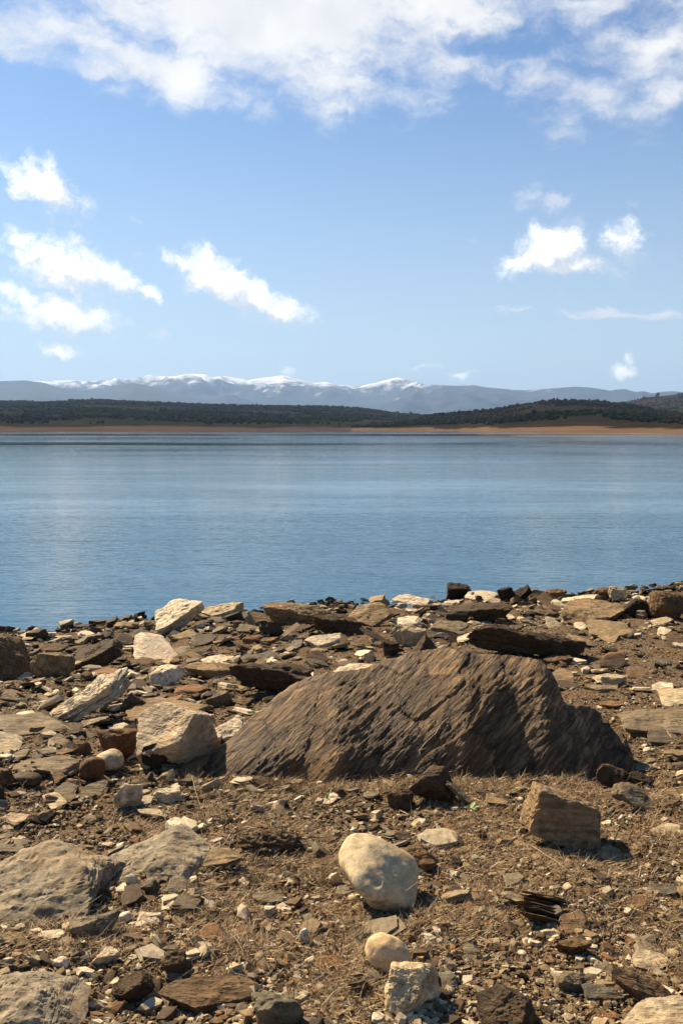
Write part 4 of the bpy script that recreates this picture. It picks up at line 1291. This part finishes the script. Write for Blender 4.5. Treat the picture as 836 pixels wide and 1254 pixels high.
def proto_mid(seed):
    """a sharp-edged slate flake with a broken step in its side"""
    rg = np.random.RandomState(seed)
    k = rg.randint(5, 9)
    a = np.sort((np.arange(k) + rg.uniform(-.38, .38, k)) * 2 * math.pi / k)
    r = rg.uniform(.62, 1.12, k)
    rings = []
    for zz, lo_, hi_ in ((-1, .80, 1.0), (-.1, .92, 1.08), (.0, .70, 1.05), (.85, .62, .98)):
        q_ = rg.uniform(lo_, hi_, k)
        rings.append(np.stack([np.cos(a) * r * q_, np.sin(a) * r * q_, np.full(k, zz) + rg.uniform(-.18, .18, k)], 1))
    V = np.concatenate(rings + [[[rg.uniform(-.2, .2), rg.uniform(-.2, .2), 1.0]]])
    Fc = []
    for m in range(3):
        for i in range(k):
            j = (i + 1) % k
            Fc += [(m * k + i, m * k + j, m * k + k + j), (m * k + i, m * k + k + j, m * k + k + i)]
    for i in range(k):
        Fc.append((3 * k + i, 3 * k + (i + 1) % k, 4 * k))
    return V, np.array(Fc)


def proto_low(seed):
    """a flat flake: polygon prism with a narrower top, triangulated"""
    rg = np.random.RandomState(seed)
    k = rg.randint(4, 7)
    a = np.sort((np.arange(k) + rg.uniform(-.3, .3, k)) * 2 * math.pi / k)
    r = rg.uniform(.7, 1.1, k)
    bot = np.stack([np.cos(a) * r, np.sin(a) * r, np.full(k, -1) + rg.uniform(-.2, .2, k)], 1)
    top = np.stack([np.cos(a) * r * rg.uniform(.6, .95, k), np.sin(a) * r * rg.uniform(.6, .95, k), 1 + rg.uniform(-.5, .3, k)], 1)
    V = np.concatenate([bot, top, [[0, 0, 1.0 + rg.uniform(-.1, .35)]]])
    Fc = []
    for i in range(k):
        j = (i + 1) % k
        Fc += [(i, j, k + j), (i, k + j, k + i), (k + i, k + j, 2 * k)]
    return V, np.array(Fc)


low = [proto_low(s) for s in range(24)]
hi = [proto_mid(s + 60) for s in range(30)]


def m_slab(px, py):
    v = np.where(py < 865, 1.0, np.where(py < 985, .55, .28))
    v = np.where((px > 560) & (py > 785), v * .35, v)
    v = np.where((px > 330) & (py > 960), v * .6, v)
    return v


G_MASK = [(330, 965, 90, 26), (270, 985, 70, 30), (450, 960, 130, 22), (610, 955, 130, 24), (700, 950, 60, 16), (600, 1020, 70, 45), (560, 985, 60, 22),
          (690, 1060, 80, 30), (620, 1090, 60, 28), (790, 990, 50, 30), (330, 1025, 55, 24), (310, 1060, 60, 30), (60, 1120, 70, 26), (250, 1110, 60, 30),
          (390, 1060, 40, 30), (110, 1145, 50, 24), (300, 1160, 60, 24), (430, 1150, 40, 60), (420, 1210, 40, 40), (560, 1130, 70, 30), (800, 1020, 50, 30),
          (810, 1170, 40, 30), (780, 1120, 60, 24), (180, 1010, 60, 14), (20, 990, 30, 14), (700, 970, 60, 16), (130, 900, 40, 8), (220, 1180, 40, 20)]


def grass_w(px, py):
    v = np.zeros(len(px))
    for a, b_, c_, d_ in G_MASK:
        v = np.maximum(v, np.exp(-(((px - a) / c_) ** 2 + ((py - b_) / d_) ** 2)))
    return v


scatter("slab_rubble", 12000, .11, hi, "broken slate slabs covering the shore", 1.1, (.08, .26), 3, m_slab, 14, .60, minpx=7,
        pal=['tan', 'brown', 'grey', 'pale', 'brown', 'cream', 'dark', 'cream', 'dark', 'black', 'grey'])
scatter("waterline_rubble", 2600, .13, hi, "broken slate along the waterline", 1, (.12, .42), 4, None, 15, .6, band=5.0,
        pal=["tan", "brown", "grey", "pale", "dark", "dark", "cream", "grey", "black"])
scatter("shale_rubble", 30000, .030, low, "shale fragments strewn over the shore", .95, (.08, .28), 5, lambda px, py: 1 - .55 * grass_w(px, py), 15, .35, minpx=4.0)
scatter("gravel", 70000, .0135, low, "fine shale gravel between the stones", .72, (.14, .42), 8, lambda px, py: 1 - .25 * grass_w(px, py), 22, .3, minpx=2.2,
        pal=['tan', 'brown', 'brown', 'pale', 'brown', 'dark', 'dark', 'rust', 'tan', 'grey'])
scatter("pale_chips", 800, .032, low, "pale chips of stone among the gravel", .8, (.15, .4), 12, None, 14, .5, minpx=4.5, pal=['cream', 'pale', 'pale'])

# ------------------------------------------------------------------ dry grass
def tufts(name, n, blades, ln, seed, label, pal, wmask, wid=.0015, flatness=.55, parent=None, spread=.02):
    rg = np.random.RandomState(seed)
    N = n * 30
    px = rg.uniform(-200, 1040, N); py = rg.uniform(865, 1320, N)
    w = wmask(px, py)
    cl_ = fbm(np.stack([px * .045, py * .09, np.full(N, seed * 1.)], 1), 3)
    w = w * (.18 + .82 * smooth(-.12, .28, cl_))
    w = np.where((px < 0) | (px > 836), .12, w)
    k = rg.rand(N) < w
    px, py = px[k][:n], py[k][:n]
    P = G_many(px, py); x, y = P[:, 0], P[:, 1]
    n = len(x)
    B = blades
    bx = np.repeat(x, B) + rg.normal(0, spread, n * B); by = np.repeat(y, B) + rg.normal(0, spread, n * B)
    az_ = rg.uniform(0, 6.283, n * B); L = rg.lognormal(math.log(ln), .4, n * B)
    up = rg.uniform(.1, 1.1, n * B) * (1 - flatness * rg.rand(n * B)); cur = rg.uniform(-.3, 1.0, n * B)
    bz = ground_z(bx, by) - .003
    m = 5
    t = np.linspace(0, 1, m)
    hor = L[:, None] * (t[None] * np.cos(up)[:, None] + .25 * cur[:, None] * t[None] ** 2)
    ver = L[:, None] * (t[None] * np.sin(up)[:, None] - .35 * cur[:, None] * t[None] ** 2 * np.sin(up)[:, None])
    ver = np.maximum(ver, .002)
    wob = az_[:, None] + rg.normal(0, .35, (n * B, 1)) * t[None]
    X = bx[:, None] + hor * np.cos(wob); Y = by[:, None] + hor * np.sin(wob); Z = bz[:, None] + ver
    sd = az_ + rg.uniform(.9, 2.2, n * B)
    wd = wid * rg.uniform(.6, 1.6, n * B)
    wt = wd[:, None] * (1 - .75 * t[None])
    A_ = np.stack([X - np.cos(sd)[:, None] * wt, Y - np.sin(sd)[:, None] * wt, Z], 2)
    B_ = np.stack([X + np.cos(sd)[:, None] * wt, Y + np.sin(sd)[:, None] * wt, Z + wt * .6], 2)
    V = np.stack([A_, B_], 2).reshape(-1, 3)
    i = (np.arange(n * B) * 2 * m)[:, None] + (np.arange(m - 1) * 2)[None]
    i = i.ravel()
    Fc = np.stack([i, i + 1, i + 3, i + 2], 1)
    pal = np.array(pal)
    cc = pal[rg.randint(0, len(pal), n * B)] * rg.uniform(.7, 1.25, (n * B, 1))
    o = mesh_np(name, V, Fc, M_STRAW, np.repeat(cc, 2 * m, 0), True)
    tag(o, label, kind="stuff")


STR = [(.29, .19, .09), (.19, .115, .055), (.40, .28, .145), (.13, .075, .038), (.24, .14, .065), (.50, .38, .22)]
tufts("dry_grass", 5200, 18, .034, 21, "short dry brown grass between the stones", STR, grass_w)
tufts('tall_dry_grass', 1300, 14, .055, 25, 'taller straw grass along the foot of the big boulder', STR, lambda px, py: np.exp(-((py - np.interp(px, [230, 420, 560, 780], [962, 966, 960, 958])) / 12.) ** 2) * ((px > 225) & (px < 790)) * .9, wid=.0014, flatness=.35)
tufts("dead_moss", 1500, 26, .014, 22, "matted dead plant litter on the soil", [(.12, .07, .035), (.18, .11, .05), (.08, .05, .03), (.24, .15, .08)], lambda px, py: grass_w(px, py) * .9 + .05, wid=.0012, flatness=.8, spread=.03)
tufts("dry_stems", 700, 3, .07, 23, "pale dry grass stems", [(.42, .32, .19), (.34, .24, .13)], grass_w, wid=.0009, flatness=.4)

# dark clump of old roots in front of the big boulder
gb = G(330, 1040)
rg = np.random.RandomState(9)
D, Fc = ICO[5]
X = D * np.array([.135, .09, .055]) * (1 + .30 * fbm(D * 3 + 4, 4)[:, None] + .12 * fbm(D * 12, 3)[:, None])
cl = mesh_np("root_clump", X, Fc, M_SOIL)
cl.location = (gb[0], gb[1] + .03, gb[2] + .012)
tag(cl, "dark low clump of old roots and soil in front of the big boulder", "root clump")
# fibres on the clump
n = 1500
k = rg.randint(0, len(X), n); k = k[X[k, 2] > -.01]
S = X[k]; n = len(S)
dr = rg.normal(size=(n, 3)); dr /= np.linalg.norm(dr, axis=1)[:, None]
dr = dr * .8 + D[k] * .5; Lr = rg.uniform(.01, .04, n)[:, None]
sv = np.cross(dr, rg.normal(size=(n, 3))); sv /= np.linalg.norm(sv, axis=1)[:, None]; sv *= .0007
V = np.stack([S - sv, S + sv, S + dr * Lr + sv * .3, S + dr * Lr - sv * .3], 1).reshape(-1, 3)
i = np.arange(n) * 4
cc = np.array([(.10, .06, .03), (.16, .10, .05), (.06, .04, .025)])[rg.randint(0, 3, n)]
mesh_np("root_fibres", V, np.stack([i, i + 1, i + 2, i + 3], 1), M_STRAW, np.repeat(cc, 4, 0), True, cl)


# ------------------------------------------------------------------ twigs and green plants
def tube(pts, r0, r1, sides=5):
    pts = np.array(pts, float); n = len(pts)
    V = []
    for i in range(n):
        d = pts[min(i + 1, n - 1)] - pts[max(i - 1, 0)]; d /= np.linalg.norm(d) + 1e-9
        a = np.cross(d, (0.3, .2, 1)); a /= np.linalg.norm(a); b_ = np.cross(d, a)
        r = r0 + (r1 - r0) * i / (n - 1)
        for k in range(sides):
            t = 2 * math.pi * k / sides
            V.append(pts[i] + r * (math.cos(t) * a + math.sin(t) * b_))
    Fq = [(i * sides + k, i * sides + (k + 1) % sides, (i + 1) * sides + (k + 1) % sides, (i + 1) * sides + k) for i in range(n - 1) for k in range(sides)]
    return np.array(V), np.array(Fq)


def twig(pix, label, r=.0022, lift=.015, offs=None, on=None, col=(.40, .31, .20)):
    pts = []
    for k, (a, b_) in enumerate(pix):
        if on is None:
            p = G(a, b_) + np.array([0, 0, r + (lift * math.sin(math.pi * k / (len(pix) - 1)))])
        else:
            d = pix_dir(a, b_)
            hit, loc, nor, _ = on.ray_cast((0, 0, CAMZ), Vector(d))
            p = np.array(loc) + np.array(nor) * r * 1.5 if hit else G(a, b_)
        pts.append(p)
    pts = np.array(pts)
    t = np.linspace(0, len(pts) - 1, len(pts) * 4)
    P = np.stack([np.interp(t, np.arange(len(pts)), pts[:, i]) for i in range(3)], 1)
    P = P + np.stack([fbm(np.stack([t * 2, t * 0 + i * 9, t * 0 + pix[0][0]], 1), 2) for i in range(3)], 1) * .003
    c_ = P[0].copy()
    V, Fq = tube(P - c_, r, r * .45)
    o = mesh_np("dead_twig", V, Fq, M_STRAW, np.tile(np.array(col), (len(V), 1)))
    o.location = c_
    tag(o, label, "twig", "dead twigs on the shore")


bpy.context.view_layer.update()
bo = bpy.data.objects["slate_boulder"]
twig([(513, 920), (522, 908), (533, 899), (538, 890), (543, 884), (549, 879)], "pale dead twig lying up the face of the big boulder", .003, on=bo, col=(.5, .4, .27))
twig([(232, 938), (236, 960), (240, 976), (247, 992)], "thin dead stem hanging in front of the striped wedge block", .0022, .03)
twig([(190, 905), (212, 905), (238, 914), (262, 926)], "long thin bent stem lying across the striped wedge block's foot", .002, .09)
twig([(52, 1122), (78, 1112), (98, 1104)], "dead twig at the foot of the tan outcrop", .0026, .02)
twig([(540, 1068), (552, 1076), (563, 1086)], "pale twig in the grass right of the smooth cream boulder", .0022, .012)
twig([(488, 992), (500, 1001), (512, 1008)], "dead twig near the small dark rough stone", .0022, .012)
twig([(334, 1200), (346, 1192), (352, 1186)], "pale short twig on the gravel above the greenish grey block", .0022, .012)
twig([(648, 1035), (676, 1058), (694, 1066)], "dead stem fallen in front of the square brown block", .0022, .02)
twig([(720, 1098), (733, 1110), (742, 1118)], "thin pale twig right of the split slate bundle", .0022, .012)
twig([(472, 1208), (479, 1222), (482, 1236)], "dead stem at the left foot of the rough buff stone", .0022, .02)
twig([(265, 1050), (288, 1022), (298, 1012)], "straw stem rising over the dark root clump", .0016, .04)


def leafy(name, px, py, n, L, wd, up, label, cat, seed, curl=.3):
    rg = np.random.RandomState(seed)
    e = bpy.data.objects.new(name, None); COL.objects.link(e)
    e.location = G(px, py)
    tag(e, label, cat)
    for k in range(n):
        a = k * 6.283 / n + rg.uniform(-.3, .3); l = L * rg.uniform(.75, 1.2); el_ = up * rg.uniform(.7, 1.3)
        m = 7; t = np.linspace(0, 1, m)
        h_ = l * t * math.cos(el_); z = l * (t * math.sin(el_) - curl * t ** 2 * .5) + .006
        w_ = wd * np.sin(np.pi * np.clip(t * .92 + .06, 0, 1)) ** .8
        V = []
        for i in range(m):
            for sgn, dz in ((-1, .15), (0, -.05), (1, .15)):
                V.append((h_[i] * math.cos(a) - sgn * w_[i] * math.sin(a), h_[i] * math.sin(a) + sgn * w_[i] * math.cos(a), z[i] + dz * w_[i]))
        mesh_np("leaf", np.array(V), grid_faces(m, 3), M_GREEN, None, True, e)
    return e


leafy("green_seedling", 575, 992, 7, .050, .011, .45, "small pale green broad-leaved plant at the foot of the big boulder", "plant", 3)
leafy("grass_sprout", 401, 980, 10, .050, .0028, .95, "tuft of bright green grass blades in front of the big boulder", "plant", 5, .5)
leafy("green_sprig", 765, 1010, 6, .022, .004, .8, "tiny green sprig in the gravel right of the square block", "plant", 6)
leafy("mossy_tuft", 84, 931, 14, .030, .006, .6, "yellowish green tuft beside the reddish cobble", "plant", 7)
leafy("green_weed", 312, 876, 12, .05, .008, .6, "low green weed growing behind the big boulder's left end", "plant", 8)
leafy("small_weed", 100, 1158, 6, .022, .005, .7, "tiny green weed in the litter above the angular cream stone", "plant", 9)
